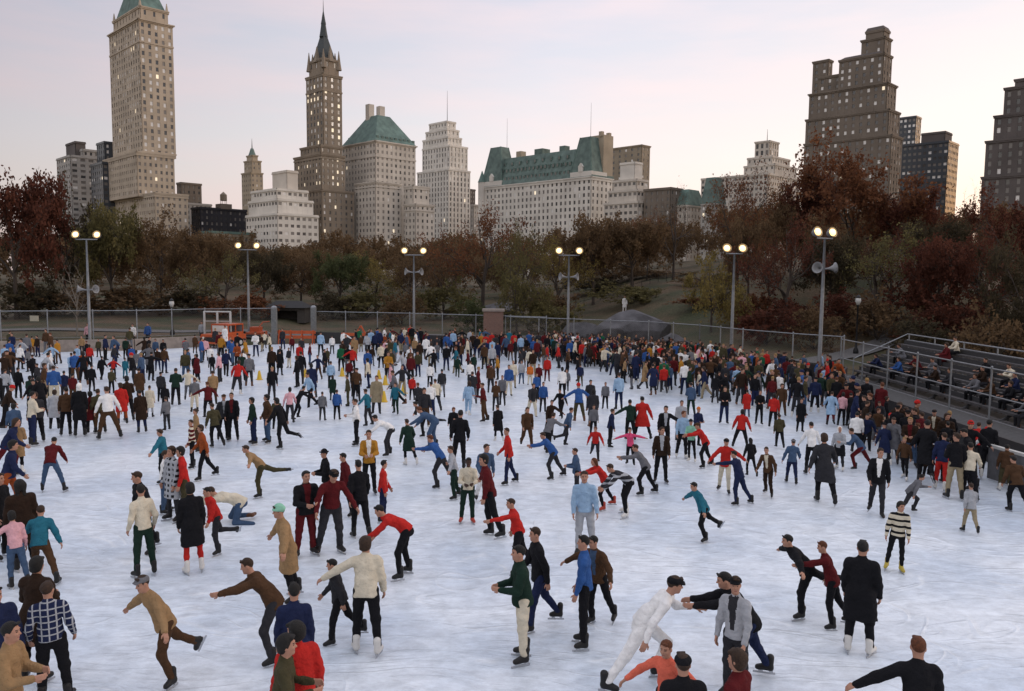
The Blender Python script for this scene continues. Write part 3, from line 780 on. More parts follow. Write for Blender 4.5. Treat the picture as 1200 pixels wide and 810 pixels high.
 (848,497,452,0,'front','black suit','navy trousers','short brown',dict(open='white')),
 (875,490,460,180,'stand','red coat','denim jeans','short black',dict()),
 (889,498,456,5,'front','black jacket','black trousers','short brown',dict()),
 (713,596,533,285,'reach','red sweater','black leggings','long auburn',dict(skate='red',key='the red haired skater in red')),
 (733,605,540,285,'bend','charcoal sweater','black trousers','short brown',dict(skate='white',pat=('grey_striped_sweater','charcoal',['silver'],'stripe'),key='the striped sweater bent forward')),
 (760,580,520,280,'reach','grey jacket','black trousers','short brown',dict()),
 (914,526,485,185,'stand','olive jacket','black trousers','short brown',dict()),
 (927,568,515,190,'stride','denim jacket','navy trousers','cap grey',dict()),
 (951,557,495,190,'stand','white sweater','black trousers','short black',dict(key='the woman in white and black')),
 (968,592,509,185,'stride','charcoal coat','black trousers','bouffant brown',dict(key='the dark coat striding away')),
 (1003,531,482,180,'stand','white jacket','black trousers','short black',dict()),
 (984,551,498,340,'relaxed','silver sweater','black skirt','headscarf white',dict(skate='white')),
 (1012,551,501,280,'push','denim jacket','maroon trousers','short brown',dict()),
 (1026,603,519,0,'armsout','black jacket','charcoal trousers','short brown',dict(key='the man in black facing us with arms low')),
 (1046,543,485,340,'stand','grey coat','charcoal trousers','short brown',dict()),
 (1076,569,485,185,'stand','black overcoat','black trousers','short black',dict()),
 (1101,575,506,180,'stand','navy jacket','red trousers','short brown',dict(skate='white',key='the red trousers by the boards')),
 (1136,588,519,180,'stand','cream sweater','black trousers','short black',dict(key='the cream sweater by the boards')),
 (1118,586,None,200,'stand','black jacket','khaki trousers','short brown',dict()),
 (1137,626,567,210,'walk','silver jacket','khaki trousers','short brown',dict(key='the small child in pale grey')),
 (1062,602,567,110,'push','grey jacket','charcoal trousers','short black',dict()),
 (1195,602,535,200,'stand','rust jacket','black trousers','short black',dict(top2='brown')),
 (1150,555,500,190,'stand','white vest','black trousers','beanie red',dict()),
 (1139,548,494,170,'stand','red jacket','black trousers','short brown',dict()),
 (969,499,458,180,'stand','lightblue coat','maroon trousers','short brown',dict()),
 (985,500,459,185,'stand','pink sweater','black trousers','bouffant black',dict()),
 (997,501,461,180,'stand','black jacket','black trousers','short black',dict()),
 (1018,512,463,250,'stand','black suit','black trousers','short brown',dict(open='white')),
 (937,507,466,10,'stand','black coat','black trousers','short brown',dict(open='white')),
 (905,502,461,180,'stand','red jacket','black trousers','bouffant black',dict()),
 (938,483,445,180,'stand','lightblue shirt','black trousers','short brown',dict()),
 (912,474,436,180,'stand','white sweater','black trousers','short brown',dict()),
 (732,0,0,0,'stand','white coat','white trousers','short brown',dict(hill=1,lab='person in white standing alone on the grassy hill behind the fence')),
]
# ------------------------------------------------------------------ ground, ice, paths
def sstep(a, b, x):
    t = min(max((x - a) / (b - a), 0), 1); return t * t * (3 - 2 * t)
REAR = [(-320, 51.5), (0, 56.5), (160, 59.5), (240, 63), (370, 67), (480, 65.5), (640, 61.5), (760, 57.5), (820, 54), (871, 50), (930, 46.8), (990, 44.6)]
def bx(px, Y): return (px - 600) / FPX * Y * 1.004
REARW = [(bx(p, y), y) for p, y in REAR] + [(17.9, 43.0), (15.5, 36.5), (15.5, 5.0)]
def rear_y(x):
    for (x0, y0), (x1, y1) in zip(REARW[:-3], REARW[1:-2]):
        if x0 <= x <= x1: return y0 + (y1 - y0) * (x - x0) / (x1 - x0)
    return 55.0 if x < 0 else 43.5
def terrain(x, y):
    if x < 18.4: d = y - rear_y(x) - .6
    else: d = max(x - 26, (y - 48)) if y > 0 else x - 26
    if d <= 0: return -.08
    base = .80 * sstep(0, .4, d) if x < -22 else .35 * sstep(0, 1.5, d)
    hill = 3.3 * sstep(3, 45, d) * sstep(2, 22, x) + 2.4 * sstep(10, 70, d)
    side = 2.6 * sstep(20, 40, x) * sstep(0, 25, d)
    bump = .22 * mnoise.noise((x * .09, y * .09, 0)) * sstep(1, 10, d)
    return base + hill + side + bump + 1.5 * sstep(90, 250, y)
mt = mat('autumn_grass', (.050, .045, .020), rough=1, var=.45, scale=.35, bump=.8, bscale=3)
nt = mt.node_tree; b = nt.nodes['Principled BSDF']
tc = nt.nodes.new('ShaderNodeTexCoord'); n1 = nt.nodes.new('ShaderNodeTexNoise'); n1.inputs['Scale'].default_value = .22; n1.inputs['Detail'].default_value = 6
nt.links.new(tc.outputs['Object'], n1.inputs['Vector'])
cr = nt.nodes.new('ShaderNodeValToRGB'); e = cr.color_ramp.elements
e[0].position = .35; e[0].color = (.036, .040, .018, 1); e[1].position = .62; e[1].color = (.085, .057, .033, 1)
x = e.new(.5); x.color = (.060, .048, .025, 1)
nt.links.new(n1.outputs['Fac'], cr.inputs[0])
n2 = nt.nodes.new('ShaderNodeTexNoise'); n2.inputs['Scale'].default_value = 6; n2.inputs['Detail'].default_value = 4; nt.links.new(tc.outputs['Object'], n2.inputs['Vector'])
mr = nt.nodes.new('ShaderNodeMapRange'); mr.inputs[1].default_value = .3; mr.inputs[2].default_value = .7; mr.inputs[3].default_value = .6; mr.inputs[4].default_value = 1.5
nt.links.new(n2.outputs['Fac'], mr.inputs[0])
mx = nt.nodes.new('ShaderNodeMix'); mx.data_type = 'RGBA'; mx.blend_type = 'MULTIPLY'; mx.inputs[0].default_value = 1
nt.links.new(cr.outputs[0], mx.inputs[6]); nt.links.new(mr.outputs[0], mx.inputs[7]); nt.links.new(mx.outputs[2], b.inputs['Base Color'])
xs = sorted(set([-3000, -1500, -800, -400, -250, -180] + list(np.arange(-130, 130, 2.0)) + [140, 180, 250, 400, 800, 1500, 3000] + [19.4, 19.6]))
ys = sorted(set([-300, -100, -40, -10, 0, 10, 20, 30, 36] + list(np.arange(40, 90, 1.0)) + list(np.arange(90, 160, 3.5)) + [170, 200, 250, 350, 500, 800, 1500, 3500]))
V = [(x, y, terrain(x, y)) for y in ys for x in xs]; nx = len(xs)
Fc = [(j*nx+i, j*nx+i+1, (j+1)*nx+i+1, (j+1)*nx+i) for j in range(len(ys)-1) for i in range(nx-1)]
mb = MB(); mb.quad_mesh(V, Fc); tag(mb.build('ground', mt, smooth=True), kind='structure')

# ice: worn, cut by blades
ice = bpy.data.materials.new('rink_ice'); ice.use_nodes = True; nt = ice.node_tree; b = nt.nodes['Principled BSDF']
b.inputs['Roughness'].default_value = .30; b.inputs['Specular IOR Level'].default_value = .5
tc = nt.nodes.new('ShaderNodeTexCoord')
def N(t, **kw):
    n = nt.nodes.new(t)
    for k, v in kw.items():
        if k in n.inputs: n.inputs[k].default_value = v
        else: setattr(n, k, v)
    return n
def mapr(src, a, b_, c, d):
    r = N('ShaderNodeMapRange'); r.inputs[1].default_value = a; r.inputs[2].default_value = b_; r.inputs[3].default_value = c; r.inputs[4].default_value = d
    nt.links.new(src, r.inputs[0]); return r.outputs[0]
def math_(op, a, b_):
    q = N('ShaderNodeMath', operation=op)
    for i, s in enumerate((a, b_)):
        if hasattr(s, 'is_output'): nt.links.new(s, q.inputs[i])
        else: q.inputs[i].default_value = s
    return q.outputs[0]
warp = N('ShaderNodeTexNoise', Scale=.22, Detail=2.0); nt.links.new(tc.outputs['Object'], warp.inputs['Vector'])
vm = N('ShaderNodeVectorMath', operation='SCALE'); vm.inputs['Scale'].default_value = 3.0; nt.links.new(warp.outputs['Color'], vm.inputs[0])
va = N('ShaderNodeVectorMath', operation='ADD'); nt.links.new(tc.outputs['Object'], va.inputs[0]); nt.links.new(vm.outputs[0], va.inputs[1])
lines = None
for rot, sx, sy, w, rep in ((.15, .16, 1.5, .7, 7), (-.45, .05, .50, .9, 6), (.80, .06, .42, .85, 6), (1.45, .2, 1.2, .6, 5), (2.3, .05, .46, .9, 5), (1.1, .05, .38, .8, 5)):
    mp = N('ShaderNodeMapping'); mp.inputs['Rotation'].default_value = (0, 0, rot); mp.inputs['Scale'].default_value = (sx, sy, 1); mp.inputs['Location'].default_value = (rot * 9, rot * 5, 0)
    nt.links.new(va.outputs[0], mp.inputs['Vector'])
    nz = N('ShaderNodeTexNoise', Scale=1.0, Detail=1.2, Roughness=.4); nt.links.new(mp.outputs[0], nz.inputs['Vector'])
    fr = math_('FRACT', math_('MULTIPLY', nz.outputs['Fac'], float(rep)), 0)
    ln = mapr(math_('ABSOLUTE', math_('SUBTRACT', fr, .5), 0), .0, .06, w, 0)
    mk2 = N('ShaderNodeTexNoise', Scale=.9, Detail=3.0); mp2 = N('ShaderNodeMapping'); mp2.inputs['Location'].default_value = (rot * 31, 0, 0); nt.links.new(tc.outputs['Object'], mp2.inputs['Vector']); nt.links.new(mp2.outputs[0], mk2.inputs['Vector'])
    ln = math_('MULTIPLY', ln, mapr(mk2.outputs['Fac'], .43, .58, 0, 1))
    lines = ln if lines is None else math_('MAXIMUM', lines, ln)
big = N('ShaderNodeTexNoise', Scale=.35, Detail=5.0); nt.links.new(tc.outputs['Object'], big.inputs['Vector'])
mpk = N('ShaderNodeMapping'); mpk.inputs['Scale'].default_value = (1.0, 1.6, 1); nt.links.new(tc.outputs['Object'], mpk.inputs['Vector'])
fine = N('ShaderNodeTexNoise', Scale=2.3, Detail=10.0, Roughness=.74); nt.links.new(mpk.outputs[0], fine.inputs['Vector'])
msk = mapr(big.outputs['Fac'], .35, .6, .6, 1)
fac = math_('MULTIPLY', lines, msk)
tone = mapr(fine.outputs['Fac'], .36, .62, .72, 1.03)
base = N('ShaderNodeMix', data_type='RGBA'); base.inputs[6].default_value = (.515, .615, .735, 1); base.inputs[7].default_value = (.92, .96, .98, 1)
nt.links.new(math_('MAXIMUM', fac, mapr(big.outputs['Fac'], .36, .60, .22, .66)), base.inputs[0])
mul = N('ShaderNodeMix', data_type='RGBA', blend_type='MULTIPLY'); mul.inputs[0].default_value = 1
nt.links.new(base.outputs[2], mul.inputs[6]); nt.links.new(tone, mul.inputs[7]); nt.links.new(mul.outputs[2], b.inputs['Base Color'])
bp = N('ShaderNodeBump', Strength=.55, Distance=.03); nt.links.new(math_('ADD', fac, fine.outputs['Fac']), bp.inputs['Height']); nt.links.new(bp.outputs[0], b.inputs['Normal'])
mb = MB(); poly = [(x, y - .4) for x, y in REARW[:-1]] + [(15.5, -6), (-60, -6), (-60, 54.5)]
pts = [(x, y, 0) for x, y in poly]; mb.quad_mesh(pts, [tuple(range(len(pts)))[::-1]])
tag(mb.build('ice_rink', ice), kind='structure')

mb = MB(); mb.box((15.6, -6, -.02), (26.5, 48.2, .03)); tag(mb.build('walkway', mat('walkway_paving', (.07, .068, .066), rough=.9, var=.2)), kind='structure')
conc = mat('concrete', (.26, .22, .19), rough=.9, var=.2, scale=3, bump=.4); asph = mat('path_paving', (.11, .105, .10), rough=.9, var=.15)
wirem = mat('wire', (.12, .12, .12), rough=.7, var=.1)
galv = mat('galvanised', (.24, .25, .26), rough=.5, var=.15, metal=.5); dk = mat('black_paint', (.012, .012, .013), rough=.45, var=.1)
def strip(name, pts, w, m_, dz=.03):
    mb = MB(); vs = []; fs = []
    q = [Vector((x, y, 0)) for x, y in pts]; dense = []
    for a, b_ in zip(q, q[1:]):
        k = max(1, int((b_ - a).length)); dense += [a.lerp(b_, i / k) for i in range(k)]
    dense.append(q[-1])
    for i, p in enumerate(dense):
        t = (dense[min(i+1, len(dense)-1)] - dense[max(i-1, 0)]).normalized(); n = Vector((-t.y, t.x, 0))
        for s in (-1, 0, 1):
            c = p + n * s * w * .5; vs.append((c.x, c.y, max(terrain(c.x, c.y), terrain(p.x, p.y)) + dz))
    for i in range(len(dense) - 1):
        for s in (0, 1): fs.append((i*3+s, i*3+s+1, i*3+s+4, i*3+s+3))
    mb.quad_mesh(vs, fs); return tag(mb.build(name, m_, smooth=True), kind='structure')
strip('path', [(-75, 62), (-48, 65), (-30, 68), (-10, 71), (8, 73)], 2.6, asph, .05)
strip('path', [(19.0, 52), (24, 56), (31, 62), (36, 66)], 2.0, asph, .06)

# ------------------------------------------------------------------ rink edge
w0 = MB()
for (xa, ya), (xb, yb) in zip(REARW[0:3], REARW[1:4]):
    P = Vector((xa, ya - .35, 0)); Q = Vector((xb, yb - .35, 0)); u = (Q - P); L = u.length; u.normalize(); n = Vector((u.y, -u.x, 0))
    w0.obox(P, u, L, n, -.15, .15, -.1, .84)
tag(w0.build('rink_wall', conc), 'low tan concrete wall along the left rear edge of the ice', 'wall')
bd = MB()
for (xa, ya), (xb, yb) in zip(REARW[4:-1], REARW[5:]):
    P = Vector((xa, ya - .35, 0)); Q = Vector((xb, yb - .35, 0)); u = (Q - P); L = u.length; u.normalize(); n = Vector((u.y, -u.x, 0))
    bd.obox(P, u, L, n, -.05, .05, 0, .95)
tag(bd.build('rink_boards', mat('dark_boards', (.03, .028, .028), rough=.7)), 'long dark low boards edging the rear and the right side of the ice', 'barrier')

def fence(pts, label, ztop, zbot, name='chain_link_fence', step=2.9, mesh=True):
    root = empty(name, (pts[0][0], pts[0][1], zbot(pts[0]))); tag(root, label, 'fence'); inv = Matrix.Translation(-root.location)
    def put(mb, nm, mt_):
        me = mb.mesh(nm, mt_); me.transform(inv); return link(bpy.data.objects.new(nm, me), root)
    rail = MB(); wire = MB(); 
    for (a, b_) in zip(pts, pts[1:]):
        A, B = Vector((a[0], a[1], 0)), Vector((b_[0], b_[1], 0)); L = (B - A).length; u = (B - A) / L
        n = max(1, round(L / step))
        for i in range(n + (b_ == pts[-1])):
            p = A.lerp(B, i / n); za = zbot(p); zb = ztop(p)
            pm = MB(); pm.tube([(p.x, p.y, za - .1), (p.x, p.y, zb + .04)], .042, 6); pm.lathe([(.05, zb + .03), (.055, zb + .06), (.02, zb + .11)], 6, Matrix.Translation((p.x, p.y, 0)))
            put(pm, 'post', galv)
        rail.tube([(A.x, A.y, ztop(A)), (B.x, B.y, ztop(B))], .032, 6)
        rail.tube([(A.x, A.y, zbot(A) + .12), (B.x, B.y, zbot(B) + .12)], .012, 4)
        s = .16; k = int(L / s) if mesh else -99
        if not mesh: rail.tube([(A.x, A.y, ztop(A) * .5), (B.x, B.y, ztop(B) * .5)], .028, 6)
        for i in range(-int(3 / s), k):
            for sg in (1, -1):
                t0 = i * s; h = ztop(A) - zbot(A); t1 = t0 + h
                c0, c1 = max(t0, 0), min(t1, L)
                if c1 <= c0: continue
                f0, f1 = (c0 - t0) / h, (c1 - t0) / h
                if sg < 0: f0, f1 = 1 - f0, 1 - f1
                p0, p1 = A + u * c0, A + u * c1
                za, zb = zbot(p0), zbot(p1)
                wire.tube([(p0.x, p0.y, za + (ztop(p0) - za) * f0), (p1.x, p1.y, zb + (ztop(p1) - zb) * f1)], .0032, 3, cap=False)
    put(rail, 'top_rail', galv)
    if mesh: put(wire, 'wire_mesh', wirem)
    return root
def zb_(p): return max(0.0, terrain(p[0], p[1] + .3))
fp = [(x, y + .15) for x, y in REARW[:-3]]
def interp_x(px):
    for (p0, y0), (p1, y1) in zip(REAR, REAR[1:]):
        if p0 <= px <= p1: return bx(px, y0 + (y1 - y0) * (px - p0) / (p1 - p0)), y0 + (y1 - y0) * (px - p0) / (p1 - p0) + .15
g0, g1 = interp_x(322), interp_x(368)
fence(fp[:4] + [g0], 'tall chain link fence along the low tan wall at the rear left', lambda p: 2.95, lambda p: .86 if p[0] < -21 else .3)
fence([g1] + fp[5:7], 'chain link fence between the grey gate post and the brick pillar', lambda p: 2.65, lambda p: .15)
fence([interp_x(592)] + fp[7:9], 'chain link fence in front of the big dark rock', lambda p: 2.6, lambda p: .15)
fence(fp[8:12], 'chain link fence curving forward towards the bleachers', lambda p: 2.6 , lambda p: .12)
fence([(19.75, 47.6), (19.75, 20.5)], 'metal pipe fence in front of the bleachers', lambda p: 2.25, lambda p: 0.02, 'pipe_fence', 3.0, False)

# brick pillar
px_, py_ = interp_x(578); root = empty('brick_pillar', (px_, py_, 0)); tag(root, 'square brown brick pillar with a stone cap in the rear fence', 'pillar')
brick = bpy.data.materials.new('brick'); brick.use_nodes = True; nt = brick.node_tree; bb = nt.nodes['Principled BSDF']
tcb = nt.nodes.new('ShaderNodeTexCoord'); mpb = nt.nodes.new('ShaderNodeMapping'); mpb.inputs['Rotation'].default_value = (R(90), 0, 0); nt.links.new(tcb.outputs['Object'], mpb.inputs[0])
bt = nt.nodes.new('ShaderNodeTexBrick'); bt.inputs['Scale'].default_value = 5; bt.inputs['Color1'].default_value = (.20, .10, .07, 1); bt.inputs['Color2'].default_value = (.14, .075, .055, 1); bt.inputs['Mortar'].default_value = (.2, .17, .15, 1)
nt.links.new(mpb.outputs[0], bt.inputs[0]); nt.links.new(bt.outputs['Color'], bb.inputs['Base Color']); bb.inputs['Roughness'].default_value = .9
MB().box((-.78, -.5, -.1), (.78, .5, 3.0)).build('shaft', brick, root); MB().box((-.88, -.6, 3.0), (.88, .6, 3.18)).build('stone_cap', conc, root)
MB().box((-.3, -.56, .1), (.35, -.5, 1.15)).build('hatch', mat('maroon_paint', (.07, .012, .014)), root)
# grey gate posts and the white gate frame
for g, lb in ((g0, 'left of the two stout grey gate posts by the orange barrier'), (g1, 'right of the two stout grey gate posts by the orange barrier')):
    r_ = empty('gate_post', (g[0], g[1] - .2, 0)); tag(r_, lb, 'post', 'grey gate posts')
    MB().box((-.2, -.2, -.1), (.2, .2, 2.95)).build('shaft', mat('grey_stone', (.15, .155, .15), var=.2, bump=.3), r_); MB().lathe([(.27, 2.95), (.27, 3.05), (.12, 3.16)], 4, Matrix.Rotation(R(45), 4, 'Z')).build('cap', galv, r_)
wp = mat('white_paint', (.42, .42, .40), rough=.5, var=.1)
a0, a1 = interp_x(241), interp_x(277); r_ = empty('white_gate', (a0[0], a0[1] - .3, 0)); tag(r_, 'white pipe gate frame with three uprights behind the orange truck', 'gate')
W = a1[0] - a0[0]
for i in range(3): MB().tube([(W * i / 2, 0, .1), (W * i / 2, 0, 2.75)], .09, 8).build('upright', wp, r_)
MB().tube([(-.05, 0, 2.75), (W + .05, 0, 2.75)], .06, 8).build('top_bar', wp, r_)
MB().tube([(0, 0, 2.0), (W, 0, 2.0)], .03, 8).build('rail', wp, r_)

# orange work truck
org = mat('orange_paint', (.40, .075, .022), rough=.4, var=.12); glass = mat('window_glass', (.25, .27, .28), rough=.08, var=0, spec=.8); tyre = mat('tyre', (.012, .012, .012), rough=.9)
p = ground(266, 405); r_ = empty('orange_truck', (p.x, p.y - 1.2, 0), R(-20), .86); tag(r_, 'boxy orange ice truck parked by the white gate frame', 'truck')
mb = MB(); mb.box((-1.0, -1.6, .45), (1.0, 2.2, 1.1)); mb.box((-.9, -1.62, 1.1), (.9, -.2, 1.25)); mb.box((-1.06, -1.5, .75), (1.06, -.9, .9)); mb.box((-1.05, .9, .75), (1.05, 1.7, .95)); mb.build('body', org, r_)
mb = MB(); mb.box((-.95, -.2, 1.1), (.95, 1.9, 1.35)); mb.box((-.95, -.2, 1.98), (.95, 1.9, 2.1))
for sx in (-.95, .87):
    for sy in (-.2, .8, 1.82): mb.box((sx, sy, 1.35), (sx + .08, sy + .08, 1.98))
mb.build('cab', org, r_)
MB().box((-.86, -.17, 1.36), (.86, -.13, 1.97)).build('windscreen', mat('pale_glass', (.55, .55, .5), rough=.1, var=0, spec=.8), r_)
MB().box((-.9, 1.84, 1.36), (.9, 1.88, 1.97)).build('rear_window', glass, r_)
for sx in (-.62, .62): MB().lathe([(.13, 0), (.13, .05), (.05, .08)], 10, Matrix.Translation((sx, -1.6, .9)) @ Matrix.Rotation(R(90), 4, 'X')).build('headlight', mat('lamp_glass', (.6, .58, .5), rough=.2, var=0), r_)
MB().box((-.42, -1.65, .6), (.42, -1.6, 1.0)).build('grille', dk, r_); MB().box((-1.05, -1.8, .42), (1.05, -1.66, .58)).build('bumper', org, r_)
for sx in (-.95, .95):
    for sy in (-1.05, 1.35):
        w_ = MB().lathe([(.30, -.12), (.37, -.10), (.37, .10), (.30, .12)], 16, Matrix.Translation((sx, sy, .37)) @ Matrix.Rotation(R(90), 4, 'Y')).build('wheel', tyre, r_)
        MB().lathe([(.2, -.14), (.2, .14)], 10, Matrix.Translation((sx, sy, .37)) @ Matrix.Rotation(R(90), 4, 'Y')).build('rim', wp, w_)
p = ground(304, 400); r_ = empty('orange_sweeper', (p.x, p.y - .4, 0)); tag(r_, 'low orange snow sweeper between the truck and the grey posts', 'machine')
MB().box((-.75, -.9, .35), (.55, .9, .85)).box((-.6, -.2, .85), (.2, .7, 1.25)).build('body', org, r_)
MB().lathe([(.34, -.95), (.34, .95)], 14, Matrix.Translation((0, -1.15, .36)) @ Matrix.Rotation(R(90), 4, 'Y')).build('brush', tyre, r_)
MB().tube([(.1, .1, 1.25), (.35, .3, 1.65), (.9, .35, 1.7)], .05).build('handle', org, r_)
for sx in (-.65, .5): MB().lathe([(.3, -.1), (.3, .1)], 14, Matrix.Translation((sx, .5, .3)) @ Matrix.Rotation(R(90), 4, 'Y')).build('wheel', tyre, r_)
p0 = ground(328, 402); p1 = ground(374, 402); r_ = empty('orange_barrier', (p0.x, p0.y - .8, 0)); tag(r_, 'long orange board barrier between the two grey gate posts', 'barrier')
W = p1.x - p0.x
for z in (.45, .85): MB().box((0, -.04, z), (W, .04, z + .26)).build('board', org, r_)
for i in range(4):
    x_ = .2 + (W - .4) * i / 3; MB().tube([(x_, .35, 0), (x_, .05, 1.15)], .05).tube([(x_, -.35, 0), (x_, -.06, 1.15)], .05).build('trestle', org, r_)
p = ground(424, 404); r_ = empty('orange_sawhorse', (p.x, p.y - .4, 0)); tag(r_, 'orange sawhorse standing with legs apart by the rear fence', 'barrier')
MB().tube([(-.9, 0, 0), (0, 0, 1.6)], .07).tube([(.9, 0, 0), (0, 0, 1.6)], .07).build('leg', org, r_); MB().box((-1.6, -.05, .75), (1.6, .05, 1.0)).build('board', org, r_)

# yellow cones
ylw = mat('cone_yellow', (.62, .40, .04), rough=.5, var=.08)
def cone_mesh():
    mb = MB(); mb.lathe([(.20, .03), (.19, .05), (.155, .25), (.11, .5), (.075, .66), (.05, .70)], 14); return mb.mesh('shell', ylw, True)
cm = cone_mesh(); cb = MB().box((-.23, -.23, 0), (.23, .23, .035)).mesh('base', ylw)
CONES = [(304, 445, 'yellow cone standing alone farthest left on the ice'), (358, 442, 'yellow cone below the child in the red jacket, left of the green sweater'), (401, 441, 'yellow cone right by the feet of the green sweater'),
  (444, 444, 'yellow cone behind the tall tan overcoat, farther of two close together'), (451.5, 451, 'yellow cone in the middle between two others by the tan overcoat'), (473, 461, 'yellow cone farthest right on the ice'), (450, 471, 'yellow cone nearest to us, beside the tan overcoat')]
for x_, y_, lb in CONES:
    p = ground(x_, y_); r_ = empty('traffic_cone', p, random.uniform(0, 1.5), .72); tag(r_, lb, 'cone', 'yellow cones on the ice')
    link(bpy.data.objects.new('shell', cm), r_); link(bpy.data.objects.new('base', cb), r_)

# dark board end and rail, right
p = ground(1172, 574); r_ = empty('rink_gate', (14.6, 20.6, 0), R(-80)); tag(r_, 'grey board with a white top rail before the dark boards at right', 'barrier')
MB().box((-2.6, -.05, .05), (2.6, .05, .98)).build('panel', mat('grey_boards', (.10, .10, .105), var=.2), r_); MB().box((-2.65, -.07, .98), (2.65, .07, 1.06)).build('top_rail', wp, r_)

# ------------------------------------------------------------------ bleachers
r_ = empty('bleachers', (20.4, 24, 0)); tag(r_, 'dark grey wooden bleachers rising in five rows behind the pipe fence', 'bleachers')
wood = mat('weathered_wood', (.075, .070, .070), rough=.85, var=.3, scale=4, bump=.3); drk = mat('dark_steel', (.04, .04, .042), rough=.6)
SEATS = []
for i in range(6):
    x0 = .15 + i * .52; z = .42 + i * .32
    MB().box((x0, 0, z - .11), (x0 + .30, 23.5, z)).build('seat', wood, r_)
    MB().box((x0 + .30, .02, z - .02), (x0 + .34, 23.48, z + .22)).build('riser', drk, r_)
    MB().box((x0 - .18, .02, z - .40), (x0 + .02, 23.48, z - .365)).build('footboard', wood, r_)
    SEATS.append((20.4 + x0 + .14, z))
for j in range(9):
    y_ = .1 + j * 2.9
    mb = MB(); mb.tube([(0, y_, .02), (3.0, y_, 1.78)], .06, 6)
    for i in range(6): mb.tube([(.3 + i * .52, y_, -.05), (.3 + i * .52, y_, .37 + i * .32)], .045, 6)
    mb.build('support', drk, r_)
mb = MB()
for z in (2.25, 2.6): mb.tube([(3.25, 0, z), (3.25, 23.5, z)], .04, 6)
for j in range(9): mb.tube([(3.25, .1 + j * 2.9, 0), (3.25, .1 + j * 2.9, 2.6)], .04, 6)
for y_ in (0, 23.5):
    mb.tube([(.1, y_, 1.1), (3.25, y_, 2.6)], .035, 6); mb.tube([(.1, y_, 0), (.1, y_, 1.15)], .035, 6)
mb.build('guard_rail', galv, r_)

# ------------------------------------------------------------------ lamps
bulb = mat('lit_lamp', (1, .9, .7), var=0, emit=(1, .60, .22), estr=1.55)
def flood_pole(px, ytop, Y, label, horns, spread=.78, yaw=0):
    b0 = at(px, ytop, Y); zt = b0.z; xg = b0.x
    r_ = empty('floodlight_pole', (xg, Y, 0)); r_.rotation_euler = (0, 0, yaw); tag(r_, label, 'floodlight', 'floodlight poles round the rink')
    MB().tube([(0, 0, -.1), (0, 0, .35), (0, 0, zt * .6), (0, 0, zt - .35)], [.14, .12, .095, .06], 10).build('pole', galv, r_, True)
    MB().tube([(-spread, 0, zt - .35), (spread, 0, zt - .35)], .04, 8).tube([(-spread, 0, zt - .35), (-spread, 0, zt - .2)], .03).tube([(spread, 0, zt - .35), (spread, 0, zt - .2)], .03).build('crossarm', galv, r_)
    for sx in (-spread, spread):
        T = Matrix.Translation((sx, 0, zt)) @ Matrix.Rotation(R(72), 4, 'X')
        hd = MB().lathe([(.08, -.34), (.16, -.30), (.25, -.12), (.30, .05)], 14, T, False).build('lamp_head', galv, r_, True)
        MB().lathe([(.05, -.2), (.15, -.12), (.21, 0), (.18, .07), (.09, .11), (.01, .12)], 14, T).build('lamp', bulb, hd, True)
    if horns:
        zh = zt - horns
        for sx in (-1, 1):
            T = Matrix.Translation((sx * .28, -.05, zh)) @ Matrix.Rotation(R(sx * 68), 4, 'Z') @ Matrix.Rotation(R(84), 4, 'X') @ Matrix.Scale(.78, 4)
            MB().lathe([(.06, -.25), (.07, .0), (.13, .22), (.24, .42), (.40, .55), (.38, .54), (.2, .38), (.05, .1)], 16, T, False).build('horn_speaker', mat('horn_grey', (.24, .24, .24), rough=.5), r_, True)
        MB().tube([(-.35, 0, zh), (.35, 0, zh)], .03).build('bracket', galv, r_)
flood_pole(101, 275, 58.5, 'tall twin floodlight with speakers rising from the low tan wall, leftmost of the six', 4.0)
flood_pole(290, 288, 68, 'tall twin floodlight without speakers behind the orange truck', 0)
flood_pole(485, 294, 66.2, 'tall twin floodlight with a horn speaker midway between truck and brick pillar', 1.75)
flood_pole(667, 294, 61.5, 'tall twin floodlight with two horn speakers just right of the brick pillar', 2.0)
flood_pole(861, 291, 51.3, 'tall twin floodlight without speakers beside the yellow green willow', 0, .5)
flood_pole(967, 272, 44.2, 'tall twin floodlight with big horn speakers beside the bleachers', 2.0, .55, R(25))
def park_lamp(px, ytop, Y, label):
    b0 = at(px, ytop, Y); zg = terrain(b0.x, Y); r_ = empty('park_lamp', (b0.x, Y, zg)); tag(r_, label, 'street lamp', 'black park lamps'); h = b0.z - zg
    MB().lathe([(.2, -.1), (.18, .3), (.09, .5), (.07, .9), (.05, h - .75), (.09, h - .7), (.06, h - .6)], 10).build('pole', dk, r_, True)
    MB().lathe([(.1, h - .62), (.2, h - .35), (.17, h - .12), (.05, h - .08)], 10).build('globe', mat('milk_glass', (.5, .5, .48), rough=.3, var=0), r_, True)
    MB().lathe([(.2, h - .13), (.12, h - .02), (.02, h + .1)], 10).build('finial', dk, r_, True)
park_lamp(201, 351, 64, 'black park lamp post behind the rear fence, left of the orange truck')
park_lamp(1006, 347, 56, 'black park lamp post on the path behind the bleachers')
b0 = at(43, 373, 57.2); tag(MB().box((-.3, -.03, -.2), (.3, .03, .2)).build('fence_sign', mat('sign_tan', (.3, .27, .2))), 'small blank tan sign hung on the left end of the fence', 'sign').location = (b0.x, 56.9, b0.z)

